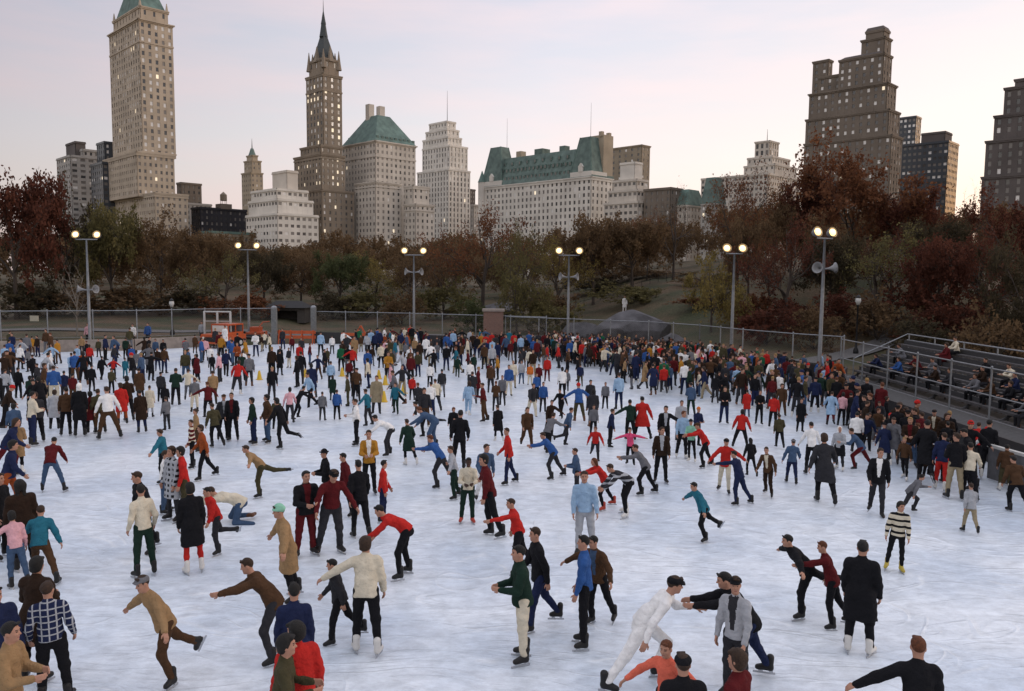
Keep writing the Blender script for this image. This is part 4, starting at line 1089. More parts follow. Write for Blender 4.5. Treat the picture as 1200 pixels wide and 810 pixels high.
# rocks
def rock(name, c, s, label, seed):
    import bmesh
    bm = bmesh.new(); bmesh.ops.create_icosphere(bm, subdivisions=5, radius=1); rk = random.Random(seed)
    planes = [(Vector((rk.gauss(0, 1), rk.gauss(0, 1), rk.gauss(.3, .8))).normalized(), rk.uniform(.58, .85)) for _ in range(22)]
    for v in bm.verts:
        p = v.co.copy(); d = mnoise.multi_fractal(p * 1.3 + Vector((seed, 0, 0)), 1.0, 2.2, 4) * .22
        d += .30 * abs(mnoise.noise(Vector((p.x * .7 + p.z * 2.2, p.y * .8, seed)) * 1.6)) + .12 * abs(mnoise.noise(Vector((p.x * 2.5 + p.z * 5, p.y * 2, seed)) * 2.0)) - .12
        q = p * (1 + d - .15)
        for n_, k_ in planes:
            e_ = q.dot(n_) - k_
            if e_ > 0: q -= n_ * e_ * .92
        v.co = q; v.co.x *= s[0]; v.co.y *= s[1]; v.co.z *= s[2]
    me = bpy.data.meshes.new(name); bm.to_mesh(me); bm.free(); me.materials.append(mat('schist', (.075, .072, .075), rough=.8, var=.5, scale=.9, bump=.9, bscale=6))
    o = link(bpy.data.objects.new(name, me)); o.location = c; tag(o, label, 'rock'); return o
c = at(738, 384, 68); rock('boulder', (c.x, 68, .5), (4.6, 3.0, 3.1), 'big dark rock outcrop rising behind the rear fence', 3.1)
c = at(682, 384, 70); rock('boulder', (c.x, 70.5, .6), (2.2, 2.0, 1.3), 'smaller low rock left of the big dark outcrop', 8.4)
c = at(588, 352, 82); rock('boulder', (c.x, 83, 2.0), (3.2, 2.0, 1.2), 'flat grey rock on the slope above the brick pillar', 5.7)
c = at(792, 390, 62); rock('boulder', (c.x, 63, .5), (1.6, 1.3, 1.2), 'small rounded rock at the right foot of the big dark outcrop', 1.7)
# park shed under the trees and hill railing
c = at(335, 360, 84); zg = terrain(c.x, 84); r_ = empty('park_shed', (c.x, 84, zg - .3), 0, .62); tag(r_, 'low stone park shed with a dark opening under the trees', 'shed')
st = mat('shed_stone', (.055, .05, .045), var=.25, bump=.4)
mb = MB(); mb.box((-3.2, 0, 0), (-1.9, 4, 2.6)); mb.box((1.9, 0, 0), (3.2, 4, 2.6)); mb.box((-1.9, .05, 2.1), (1.9, 4, 2.6)); mb.box((-1.9, 3, 0), (1.9, 3.9, 2.1)); mb.build('wall', st, r_)
mb = MB(); mb.quad_mesh([(-3.6,-.6,2.6),(3.6,-.6,2.6),(3.6,4.4,2.6),(-3.6,4.4,2.6),(-2.2,1.9,3.7),(2.2,1.9,3.7)], [(0,1,5,4),(1,2,5),(2,3,4,5),(3,0,4),(3,2,1,0)]); mb.build('roof', mat('slate_roof', (.03, .03, .03)), r_)
p0, p1 = at(675, 341, 98), at(800, 339, 98); r_ = empty('hill_railing', (p0.x, 98, 0)); tag(r_, 'thin dark railing along the crest of the grassy hill', 'railing'); mb = MB(); pm = MB()
zs = [(x_, terrain(x_, 98)) for x_ in np.linspace(p0.x, p1.x, 14)]
for x_, z in zs: MB().tube([(x_ - p0.x, 0, z - .1), (x_ - p0.x, 0, z + 1.05)], .03, 6).build('post', dk, r_)
for h in (.5, 1.0): mb.tube([(x_ - p0.x, 0, z + h) for x_, z in zs], .022, 5)
mb.build('rail', dk, r_)
# ------------------------------------------------------------------ skyline: every tier a real block with recessed windows
DL, DR = Vector((-.7071, .7071, 0)), Vector((.7071, .7071, 0))
NL, NR = Vector((-.7071, -.7071, 0)), Vector((.7071, -.7071, 0))
def solve(P, d, px, py):
    r = ray(px, py); t = r.x / r.y
    return (t * P.y - P.x) / (d.x - t * d.y)
def zof(px, py, Y): return at(px, py, Y).z
LIT = mat('lit_window', (.8, .7, .5), var=0, emit=(1, .84, .62), estr=.45)
PAINTED_SKYW = mat('painted_sky_window', (.72, .70, .66), rough=.15, var=0, spec=.8)  # pale base colour paints in reflected sky, and passes for light curtains
MIDW = mat('curtained_window', (.17, .155, .14), rough=.3, var=0, spec=.6)
GL = mat('dark_window', (.065, .064, .064), rough=.12, var=0, spec=.8)
def unit_quad(mt_):
    mb = MB(); mb.box((0, -.04, 0), (1, .04, 1)); return mb.mesh('window', mt_)
WM = {k: unit_quad(m_) for k, m_ in (('dark', GL), ('lit', LIT), ('sky', PAINTED_SKYW), ('mid', MIDW))}
class Tower:
    def __init__(s, name, label, d, group=None):
        s.d = d; s.root = None; s.name = name; s.label = label; s.wins = []; s.group = group; s.rng = random.Random(name + label)
        s.parts = []
    def start(s, P):
        if s.root is None:
            s.root = empty(s.name, (P.x, P.y, 0)); tag(s.root, s.label, 'building', s.group); s.inv = Matrix.Translation((-P.x, -P.y, 0))
    def put(s, mb, nm, mt_, parent=None):
        me = mb.mesh(nm, mt_); me.transform(s.inv); o = link(bpy.data.objects.new(nm, me), parent or s.root); return o
    def tier(s, xl, xc, xr, yt, yb, wall, dd=0, fl=3.4, bay=2.7, ww=1.15, wh=1.75, lit=.05, sky=.1, cornice=.5, stripe=False, ybase=None, roof=None, nowin=False, trim=None, rightpale=None):
        Y = s.d + dd; P = at(xc, yt, Y); z1 = P.z; z0 = -2 if yb is None else zof(xc, yb, Y); P = Vector((P.x, P.y, 0)); s.start(P)
        L1 = max(2, solve(P, DL, xl, yt)); L2 = max(2, solve(P, DR, xr, yt))
        mb = MB(); inset = .35
        core = MB()
        # core block
        a, b_, c, e_ = P, P + DL * L1, P + DR * L2, P + DL * L1 + DR * L2
        ins = lambda q, sx, sy: q + DL * sx * inset + DR * sy * inset
        vs = [ins(a, 1, 1), ins(b_, -1, 1), ins(e_, -1, -1), ins(c, 1, -1)]
        core.quad_mesh([(v.x, v.y, z0) for v in vs] + [(v.x, v.y, z1 - .02) for v in vs], [(0, 3, 2, 1)[::-1], (4, 5, 6, 7)[::-1], (0, 1, 5, 4)[::-1], (1, 2, 6, 5)[::-1], (2, 3, 7, 6)[::-1], (3, 0, 4, 7)[::-1]])
        mb.v, mb.f, mb.mi = core.v, core.f, core.mi
        zlow = max(z0, 4.0)
        for (q, u, n, L) in ((P, DL, NL, L1), (P, DR, NR, L2), (P + DR * L2, DL, NR, L1), (P + DL * L1, DR, NL, L2)):
            hidden = q is not P
            if hidden:  # rear faces: plain skin
                mb.obox(q, u, L, n if q != P else n, -inset - .01, 0, z0, z1 - .03); continue
            nb = max(1, int(L / bay)); bw = L / nb
            w_ = min(ww, bw * .6)
            nf = max(1, int((z1 - zlow - 1.2) / fl)); off = z1 - 1.2
            if nowin: mb.obox(q, u, L, n, -inset, 0, z0, z1 - .03); continue
            for i in range(nb + 1):
                x0 = max(0, i * bw - (bw - w_) / 2); x1 = min(L, i * bw + (bw - w_) / 2)
                mb.obox(q + u * x0, u, x1 - x0, n, -inset, 0 if not stripe else .12, z0, z1 - .03)
            mb.obox(q, u, L, n, -inset, -.06, off - .25, z1 - .04)
            for j in range(nf):
                ztop = off - j * fl - .25; zb = ztop - wh
                mb.obox(q, u, L, n, -inset, -.07, max(z0, zb - (fl - wh)), zb)
                for i in range(nb):
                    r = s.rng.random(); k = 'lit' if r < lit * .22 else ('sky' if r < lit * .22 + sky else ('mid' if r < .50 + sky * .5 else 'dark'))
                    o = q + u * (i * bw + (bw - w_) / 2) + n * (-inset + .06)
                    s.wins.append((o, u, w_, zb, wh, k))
            if off - nf * fl - .25 > z0: mb.obox(q, u, L, n, -inset, -.07, z0, off - nf * fl - .25)
        if cornice:
            for (q, u, n, L) in ((P, DL, NL, L1), (P, DR, NR, L2)):
                mb.obox(q - u * .3, u, L + .6, n, -.3, .35, z1 - .9, z1 - .3); mb.obox(q - u * cornice, u, L + 2 * cornice, n, -.3, cornice, z1 - .3, z1 + .35)
        for f in (trim or []):
            zz = z0 + (z1 - z0) * f
            for (q, u, n, L) in ((P, DL, NL, L1), (P, DR, NR, L2)): mb.obox(q - u * .25, u, L + .5, n, -.3, .28, zz - .5, zz + .4)
        s.put(mb, 'wall', wall)
        return P, L1, L2, z1
    def hip(s, P, L1, L2, z0, yt, mt_, ridge=.35, over=.4, nm='roof', z1=None):
        z1 = z1 if z1 is not None else zof(proj((P.x, P.y, z0))[0], yt, P.y)
        mb = MB(); A = P - DL * over - DR * over; vs = [A, A + DL * (L1 + 2*over), A + DL * (L1 + 2*over) + DR * (L2 + 2*over), A + DR * (L2 + 2*over)]
        C = P + DL * L1 / 2 + DR * L2 / 2
        tp = [C + (v - C) * ridge for v in vs]
        mb.quad_mesh([(v.x, v.y, z0) for v in vs] + [(v.x, v.y, z1) for v in tp], [(3, 2, 1, 0)[::-1], (4, 5, 6, 7)[::-1], (0, 1, 5, 4)[::-1], (1, 2, 6, 5)[::-1], (2, 3, 7, 6)[::-1], (3, 0, 4, 7)[::-1]])
        s.put(mb, nm, mt_); return C, z1
    def spike(s, C, z0, z1, r0, r1, mt_, n=8, nm='spire'):
        mb = MB(); mb.lathe([(r0, z0), (r0 * .6 + r1 * .4, z0 + (z1 - z0) * .35), (r1, z1)], n, Matrix.Translation((C.x, C.y, 0))); s.put(mb, nm, mt_)
    def block(s, C, w, z0, z1, mt_, nm='penthouse', w2=None):
        mb = MB(); u = w / 2; v_ = (w2 or w) / 2
        P = C - DL * u - DR * v_; mb.obox(P, DL, w, NL, -(w2 or w), 0, z0, z1); s.put(mb, nm, mt_)
    def finish(s, ymax=320):
        W = []
        for w in s.wins:
            c = w[0] + w[1] * w[2] / 2; px, py, dz = proj((c.x, c.y, w[3] + w[4] / 2))
            if -30 < px < 1230 and -20 < py < ymax: W.append((-w[2] * w[4] / dz ** 2 - (.2 if w[5] == 'lit' else 0) * 1e-5, w))
        W.sort(key=lambda t: t[0]); rest = MB(); nrest = 0
        order = list(range(len(W))); 
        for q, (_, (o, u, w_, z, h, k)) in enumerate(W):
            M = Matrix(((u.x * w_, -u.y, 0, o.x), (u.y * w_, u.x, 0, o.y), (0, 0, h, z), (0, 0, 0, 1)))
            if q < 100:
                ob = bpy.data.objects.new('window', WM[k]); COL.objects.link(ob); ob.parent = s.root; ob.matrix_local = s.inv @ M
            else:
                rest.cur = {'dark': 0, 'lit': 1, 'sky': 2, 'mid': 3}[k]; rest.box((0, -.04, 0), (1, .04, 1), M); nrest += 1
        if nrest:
            me = rest.mesh('windows', [GL, LIT, PAINTED_SKYW, MIDW]); me.transform(s.inv); ob = link(bpy.data.objects.new('windows', me), s.root); ob['kind'] = 'stuff'
def stone(n, c, v=.14): return mat('stone_' + n, c, rough=.9, var=v, scale=.12, bump=.2, bscale=.6)
LIME = stone('limestone', (.43, .36, .275)); GREY = stone('grey', (.36, .34, .31)); WHITE = stone('white', (.64, .60, .53)); BROWN = stone('brown', (.25, .205, .155)); DARK = stone('dark', (.11, .095, .088)); TAN = stone('tan', (.36, .30, .22))
SAND = stone('sand', (.27, .225, .165)); PALE = stone('pale', (.54, .49, .42)); BLACKB = stone('blackish', (.035, .035, .04)); RUSTB = stone('umber', (.175, .145, .115))
COP = mat('copper_green', (.11, .17, .145), rough=.7, var=.3, scale=.3); COPD = mat('copper_dark', (.11, .155, .135), rough=.7, var=.3, scale=.3); SLATE = mat('slate_spire', (.05, .06, .06), rough=.6, var=.2)
BLUEG = mat('blue_glass_wall', (.06, .068, .078), rough=.3, var=.1)

# tall limestone tower with the green crown, far left
t = Tower('hotel_tower', 'very tall tan limestone tower with a green copper crown, left of all the skyline', 420)
t.tier(108, 181, 220, 226, None, LIME, dd=-6, fl=3.6, lit=.04, trim=[.97])
P, a, b_, z = t.tier(121, 160, 204, 178, 230, LIME, dd=2, fl=3.6, lit=.05, trim=[.95])
P, a, b_, z = t.tier(127, 162.5, 202, 22, 182, LIME, dd=6, fl=3.6, bay=3.2, ww=1.4, wh=2.1, lit=.08, sky=.34, cornice=.9, trim=[.84, .03])
P2, a2, b2, z2 = t.tier(132, 164, 196.5, 7, 24, LIME, dd=9, fl=4, bay=4, wh=2.4, cornice=.6)
C, zz = t.hip(P2, a2, b2, z2, None, COP, ridge=.55, over=-.8, z1=z2 + 14)
t.block(C, a2 * .4, zz - .5, zz + 5, COPD, 'lantern')
for q in (P2, P2 + DL * a2, P2 + DR * b2): t.spike(q + (C - q) * .04, z2 - 1, z2 + 4.5, 1.2, .2, LIME, 6, 'pinnacle')
t.finish()
# low blocks left of it
t = Tower('apartment_block', 'pale stepped apartment block partly hidden left of the tallest tan tower', 470)
t.tier(66, 82, 130, 182, None, GREY, fl=3.2, bay=4, ww=2.6, wh=1.5, cornice=.2); P, a, b_, z = t.tier(84, 97, 128, 175, 185, GREY, dd=6, fl=3.2, cornice=.2); t.tier(77, 88, 100, 166, 184, DARK, dd=8, nowin=True, cornice=.2); t.finish()
t = Tower('apartment_block', 'dark glassy block tucked against the left flank of the tallest tan tower', 450)
t.tier(106, 120, 140, 190, None, BLUEG, fl=3.2, bay=3, ww=2, wh=1.6, cornice=.2); t.tier(113, 122, 145, 166, 192, BLUEG, dd=10, fl=3.2, bay=3, cornice=.2); t.finish()
t = Tower('apartment_block', 'small grey brown block just right of the tallest tan tower', 520)
t.tier(207, 212, 236, 214, None, RUSTB, nowin=False, cornice=.3); t.tier(212, 218, 248, 238, None, GREY, dd=-8, cornice=.2); t.finish()
t = Tower('dark_building', 'low blackish building with a rooftop water tank', 470)
P, a, b_, z = t.tier(224, 234, 289, 243, None, BLACKB, fl=3.4, lit=.02, sky=.02, cornice=.3)
C = P + DR * b_ * .55 + DL * 3; t.block(C, 7, z - .1, z + 3, RUSTB); mb = MB(); mb.lathe([(1.8, z + 5), (2, z + 5.2), (2, z + 8.6), (.1, z + 10.4)], 12, Matrix.Translation((C.x, C.y, 0)))
for dx in (-1.3, 1.3):
    for dy in (-1.3, 1.3): mb.tube([(C.x + dx, C.y + dy, z + 2.9), (C.x + dx, C.y + dy, z + 5.2)], .15, 5)
t.put(mb, 'water_tank', BROWN); t.finish()
t = Tower('low_building', 'low pale building with a green cornice below the blackish one', 400)
P, a, b_, z = t.tier(236, 246, 298, 274, None, SAND, fl=4, cornice=.3); mb = MB(); mb.obox(P - DR * .6, DR, b_ + 1.2, NR, -.5, .7, z + .3, z + 1.5); mb.obox(P - DL * .6, DL, a + 1.2, NL, -.5, .7, z + .3, z + 1.45); t.put(mb, 'cornice', COP); t.finish()
# distant slim tower with needle
t = Tower('slim_tower', 'slim distant tan tower with a needle spire behind the white office block', 640)
t.tier(283, 294, 308, 202, None, TAN, fl=3.8, lit=.02); P, a, b_, z = t.tier(286, 295, 306, 188, 204, TAN, dd=6); P, a, b_, z = t.tier(289, 295.5, 302, 182, 190, TAN, dd=12, nowin=True)
C = P + DL * a / 2 + DR * b_ / 2; t.spike(C, z, z + 6, 3.4, 1.2, COPD); t.spike(C, z + 5, z + 14, .5, .08, SLATE); t.finish()
# white office block
t = Tower('white_office_block', 'broad white office block of banded windows with a plain rooftop box', 400)
t.tier(288, 325, 373, 250, None, WHITE, fl=3.7, bay=2.9, ww=1.9, wh=1.5, lit=.03, sky=.12, cornice=.15, trim=[.99])
t.tier(291, 325, 367, 233, 252, WHITE, dd=4, fl=3.7, bay=2.9, ww=1.9, wh=1.5, cornice=.15); P, a, b_, z = t.tier(294, 324, 361, 221, 235, WHITE, dd=7, fl=3.7, bay=2.9, ww=1.9, wh=1.5, cornice=.15)
t.tier(319, 336, 349, 200, 223, PALE, dd=18, nowin=True, cornice=.15); t.finish()
# spired brown tower
t = Tower('spired_tower', 'tall slender brown tower with a steep pointed spire and lit windows', 440)
t.tier(344, 377, 415, 222, None, BROWN, dd=-4, fl=3.3, bay=3, lit=.16, sky=.1); t.tier(344.5, 376, 404, 180, 224, BROWN, dd=0, fl=3.3, bay=3, lit=.6, sky=.15, trim=[.9])
t.tier(352, 375, 401, 170, 182, BROWN, dd=4, fl=3.3, bay=3, lit=.2); P, a, b_, z = t.tier(358.5, 378, 400.5, 86, 172, BROWN, dd=6, fl=3.4, bay=3.4, ww=1.5, wh=2, lit=.8, sky=.34, trim=[.78, .98])
P2, a2, b2, z2 = t.tier(362, 379, 397, 68, 87, BROWN, dd=8.5, fl=4, bay=4.5, wh=2.6, lit=0)
C = P2 + DL * a2 / 2 + DR * b2 / 2
for q, hh in ((P2, 5), (P2 + DL * a2, 5.5), (P2 + DR * b2, 5.5)):
    t.spike(q, z2 - 5, z2 + hh, 1.6, .15, BROWN, 6, 'pinnacle')
    t.spike(q + (C - q) * .25 , z2 - 1, z2 + hh - 1, 1.3, .15, BROWN, 5, 'pinnacle')
for q in (P2 + DR * b2 * .5, P2 + DL * a2 * .5): t.spike(q + (C - q) * .1, z2 - 1, z2 + 7.5, 2.2, .2, BROWN, 4, 'gable')
C0, z3 = t.hip(P2, a2, b2, z2, None, SLATE, ridge=.30, over=-1.2, z1=z2 + 14); t.spike(C0, z3 - .5, z3 + 7, a2 * .16, a2 * .08, SLATE, 8, 'lantern'); t.spike(C0, z3 + 6.5, z3 + 13, a2 * .10, .35, SLATE, 8); t.spike(C0, z3 + 12, z3 + 20, .3, .06, SLATE, 6, 'finial'); t.finish()
# green hipped roof hotel
t = Tower('green_roofed_hotel', 'massive white hotel with a steep green hipped roof and two tall chimneys', 450)
t.tier(416, 440, 470, 213, None, PALE, dd=-9, fl=3.4, bay=2.9, ww=1.3, lit=.02, sky=.05, trim=[.96], cornice=.6); t.tier(474, 487, 509, 239, None, PALE, dd=-6, fl=3.4, bay=2.9, lit=.02, sky=.05, trim=[.93])
t.tier(474, 484, 503, 218, 242, PALE, dd=-2, fl=3.4, bay=2.9, lit=.02, trim=[.9])
P, a, b_, z = t.tier(401, 440, 487, 165, None, PALE, dd=4, fl=3.4, bay=2.9, ww=1.3, lit=.03, sky=.06, cornice=.9, trim=[.9])
C, z1 = t.hip(P, a, b_, z + .3, None, COP, ridge=.30, over=.3, z1=zof(447, 131, 460))
for s_, nm in ((-1, 'chimney'), (1, 'chimney')):
    t.block(C + DR * s_ * b_ * .135 + DL * (.1 * a), 3.6, z1 - 9, z1 + 7, PALE, nm)
for i in range(9):
    q = P + DR * (b_ * (i + .5) / 9); t.put(MB().obox(q + DL * 1.0, DR, 1.6, NR, -1.5, .1, z + .4, z + 3.4), 'dormer', COPD)
t.block(P + DL * a * .82 + DR * b_ * .3, a * .3, z, z + 5.5, COPD, 'roof_wing'); t.finish()
# white stepped tower
t = Tower('white_stepped_tower', 'tall white stepped tower with vertical ribs and an antenna mast', 560)
t.tier(489, 526, 551, 198, None, WHITE, fl=3.6, bay=3.0, ww=1.3, wh=2.3, lit=.01, sky=.05, stripe=True, cornice=.3); t.tier(495, 527, 548, 170, 200, WHITE, dd=5, fl=3.6, bay=3, ww=1.3, wh=2.3, stripe=True, lit=.01, cornice=.3)
t.tier(495.5, 525, 541, 160, 172, WHITE, dd=9, fl=3.6, bay=3, stripe=True, cornice=.3); P, a, b_, z = t.tier(499, 524, 538, 151, 162, WHITE, dd=12, fl=3.6, bay=3, stripe=True, cornice=.3)
P, a, b_, z = t.tier(503, 523.5, 534, 142, 153, WHITE, dd=15, fl=3.6, bay=3, stripe=True, cornice=.3); t.spike(P + DL * 3 + DR * 3, z, z + 22, .25, .08, SLATE, 5, 'mast'); t.finish()
t = Tower('apartment_block', 'small dark slab of flats glimpsed between the white stepped tower and the mansard hotel', 640)
t.tier(548, 551, 557, 222, None, DARK, cornice=.2); t.tier(551, 555, 566, 240, None, GREY, dd=-20, cornice=.2); t.finish()
# mansard hotel
t = Tower('mansard_hotel', 'long white hotel with a green mansard roof and steep corner pavilions', 470)
P, a, b_, z = t.tier(565, 693, 718, 207, None, WHITE, fl=3.9, bay=3.5, ww=1.5, wh=2.2, lit=.03, sky=.06, cornice=.7, trim=[.98])
zt = zof(693, 164, 470); mb = MB(); ov = .6
A = P - DL * ov - DR * ov; L1, L2 = a + 2*ov, b_ + 2*ov; v0 = [A, A + DL * L1, A + DL * L1 + DR * L2, A + DR * L2]; s_ = 6.0
v1 = [A + DL*s_*.6 + DR*s_, A + DL*(L1-s_*.6) + DR*s_, A + DL*(L1-s_*.6) + DR*(L2-s_), A + DL*s_*.6 + DR*(L2-s_)]
zr = z + (zt - z) * .86
mb.quad_mesh([(q.x, q.y, z + .3) for q in v0] + [(q.x, q.y, zr) for q in v1], [(0,1,5,4)[::-1],(1,2,6,5)[::-1],(2,3,7,6)[::-1],(3,0,4,7)[::-1],(4,5,6,7)[::-1]]); t.put(mb, 'roof', COPD)
for row, (fz, fin) in enumerate(((.16, .9), (.45, 2.3), (.7, 3.7))):
    for i in range(20):
        if row == 2 and i % 2: continue
        q = P + DL * (a * (.14 + .72 * (i + .5) / 20)); zz = z + (zr - z) * fz
        d_ = t.put(MB().obox(q - DL * .8, DL, 1.7, NL, -fin - 2.2, -fin + .5, zz, zz + 2.4), 'dormer', COP); t.put(MB().obox(q - DL * .45, DL, 1.0, NL, -fin + .5, -fin + .56, zz + .3, zz + 2.0), 'pane', MIDW if i % 3 else GL, d_)
for f0, f1 in ((-.005, .17), (.80, 1.0)):
    Q = P + DL * a * max(f0, 0); l = a * (f1 - max(f0, 0)); w = min(b_ * .8, 14)
    mb = MB(); mb.obox(Q - DL * .4, DL, l + .4, NL, -w, .5, z + .1, z + 3.4); t.put(mb, 'pavilion', WHITE)
    mb = MB(); vs = [Q, Q + DL * l, Q + DL * l + DR * w, Q + DR * w]; C = (vs[0] + vs[2]) * .5; tp = [C + (q - C) * .50 for q in vs]
    h = zof(690, 160, 470) + (1 if f0 < 0 else 3)
    for g in (.5,):
        mg = MB(); G = Q + DL * l * g; mg.obox(G - DL * 1.6, DL, 3.2, NL, -3, .75, z + 3.3, z + 6.2); mg.quad_mesh([(v.x, v.y, zz) for v, zz in ((G - DL * 1.9 + NL * .8, z + 6.2), (G + DL * 1.9 + NL * .8, z + 6.2), (G + NL * .8, z + 8.4), (G - DL * 1.9 - NL * 3, z + 6.2), (G + DL * 1.9 - NL * 3, z + 6.2), (G - NL * 3, z + 8.4))], [(0, 1, 2), (3, 5, 4), (0, 2, 5, 3), (1, 4, 5, 2)]); t.put(mg, 'gable', WHITE)
    mb.quad_mesh([(q.x, q.y, z + 3.3) for q in vs] + [(q.x, q.y, h) for q in tp], [(0,1,5,4)[::-1],(1,2,6,5)[::-1],(2,3,7,6)[::-1],(3,0,4,7)[::-1],(4,5,6,7)[::-1]]); t.put(mb, 'pavilion_roof', COPD)
    mb = MB()
    for q0, q1 in zip(vs, tp): mb.tube([(q0.x, q0.y, z + 3.4), (q1.x, q1.y, h + .1)], .28, 5)
    t.put(mb, 'roof_ridge', COP)
C = P + DL * a; mb = MB(); mb.lathe([(2.6, z - 30), (2.6, z + 3.5)], 12, Matrix.Translation((C.x, C.y, 0))); t.put(mb, 'corner_turret', WHITE); t.spike(C, z + 3.5, z + 11, 2.9, .2, COP, 12, 'turret_roof')
for f, w, h in ((.72, 4.5, 9), (.52, 7, 8), (.32, 4.5, 8)): t.block(P + DL * a * f + DR * (b_ * .5), w, zr - 1, zr + h * .45, COPD if f < .7 else TAN, 'roof_house')
mb = MB(); w = b_ * .45; mb.obox(P + DR * (b_ - w - .5), DR, w, NR, -14, .3, z + .1, zof(705, 162, 490)); t.put(mb, 'gable_wall', TAN)
for f in (.55, .9): t.block(P + DR * b_ * f + DL * 2, 2.2, zof(705, 164, 490), zof(705, 158, 490), TAN, 'chimney')
for f in (.10, .86): t.spike(P + DL * a * f + DR * b_ * .5, zt - 2, zt + 24, .16, .06, SLATE, 5, 'flagpole')
t.finish()
t = Tower('apartment_block', 'plain brown block rising behind the right end of the mansard hotel', 560)
t.tier(716, 752, 762, 170, None, SAND, fl=3.8, bay=5, ww=1.6, lit=.04, cornice=.6); t.finish()
t = Tower('stepped_terrace_block', 'white terraced block stepping up beside the mansard hotel', 440)
t.tier(708, 748, 764, 236, None, PALE, fl=3.6, bay=3, ww=2.2, wh=1.7, cornice=.2); t.tier(713, 747, 763, 222, 238, PALE, dd=4, fl=3.6, bay=3, ww=2.2, wh=1.7, cornice=.2); t.tier(719, 746, 760, 210, 224, PALE, dd=8, fl=3.6, bay=3, ww=2.2, wh=1.7, cornice=.2); t.tier(727, 744, 753, 190, 212, WHITE, dd=12, nowin=True, cornice=.2); t.finish()
t = Tower('low_building', 'low dark brown building with a flat roof right of the white terraces', 430)
t.tier(755, 786, 800, 220, None, RUSTB, fl=3.6, bay=3.2, lit=.04, cornice=.4); t.finish()
t = Tower('low_building', 'narrow building with a bright green copper roof beside the low brown one', 430)
P, a, b_, z = t.tier(789, 806, 825, 240, None, PALE, fl=3.6, cornice=.3); t.hip(P, a, b_, z, None, COP, ridge=.6, z1=zof(806, 221, 430)); t.finish()
t = Tower('low_building', 'building with a dark green slanting roof at the edge of the red tree', 420)
P, a, b_, z = t.tier(822, 838, 850, 238, None, GREY, cornice=.3); t.hip(P, a, b_, z, None, COPD, ridge=.6, z1=zof(838, 207, 420)); t.finish()
t = Tower('white_club_building', 'white wedding cake building stepping up to a square lantern behind the red trees', 520)
t.tier(822, 900, 938, 203, None, PALE, fl=3.6, bay=3, ww=1.8, lit=.03, cornice=.3); t.tier(872, 908, 934, 192, 205, PALE, dd=8, fl=3.6, bay=3.4, cornice=.3); t.tier(876, 905, 926, 183, 194, PALE, dd=12, bay=3.4, cornice=.3)
P, a, b_, z = t.tier(885, 902, 913, 165, 185, PALE, dd=16, fl=4.5, bay=3, ww=1.8, wh=3, cornice=.5); t.spike(P + DL * a/2 + DR * b_/2, z, z + 9, .3, .08, SLATE, 5, 'mast'); t.finish()
# big brown stepped apartment house on the right
t = Tower('stepped_apartment_tower', 'huge dark brown stepped apartment tower rising behind the red trees', 400)
kw = dict(fl=3.4, bay=3.6, ww=1.4, wh=1.8, lit=.05, sky=.30)
t.tier(943, 1045, 1058, 158, None, RUSTB, **kw); t.tier(945, 1042, 1055, 128, 160, RUSTB, dd=3, **kw); t.tier(949, 1040, 1051, 97, 130, RUSTB, dd=6, cornice=.7, **kw)
t.tier(953, 971, 976, 70, 130, RUSTB, dd=40, **kw); t.tier(960, 1004, 1012, 84, 126, RUSTB, dd=24, **kw); P, a, b_, z = t.tier(984, 1036, 1046, 62, 99, RUSTB, dd=9, **kw)
t.hip(P, a, b_, z, None, DARK, ridge=.75, z1=z + 1.5); P, a, b_, z = t.tier(1010, 1037, 1045, 43, 64, RUSTB, dd=11, fl=3.4, bay=5, lit=.0, sky=.2, cornice=.6); P, a, b_, z = t.tier(1015, 1036, 1043, 34, 45, RUSTB, dd=13, nowin=True, cornice=.4); t.hip(P, a, b_, z, None, DARK, ridge=.8, z1=z + 2); t.finish()
t = Tower('glass_office_slab', 'dark glass office slab right of the huge brown apartment tower', 470)
t.tier(1058, 1112, 1124, 165, None, BLUEG, fl=3.6, bay=2.6, ww=2.0, wh=1.6, lit=.01, sky=.12, cornice=.1); t.tier(1080, 1108, 1116, 154, 167, DARK, dd=8, nowin=True, cornice=.1); t.finish()
t = Tower('glass_office_slab', 'paler glass slab peeping between the brown tower and the dark glass slab', 540)
t.tier(1054, 1074, 1080, 136, None, BLUEG, fl=3.6, bay=2.6, ww=2.0, wh=1.8, lit=.01, sky=.45, cornice=.1); t.finish()
t = Tower('corner_tower', 'dark stepped tower cut off by the right edge of the view', 330)
kw = dict(fl=3.5, bay=3.6, ww=1.4, wh=2.2, lit=.04, sky=.08)
t.tier(1151, 1240, 1260, 202, None, DARK, **kw); t.tier(1156, 1240, 1260, 158, 204, DARK, dd=3, **kw); t.tier(1166, 1240, 1258, 128, 160, DARK, dd=6, **kw); t.tier(1178, 1236, 1250, 96, 130, DARK, dd=10, **kw); t.tier(1190, 1232, 1245, 88, 98, DARK, dd=14, nowin=True); t.finish()
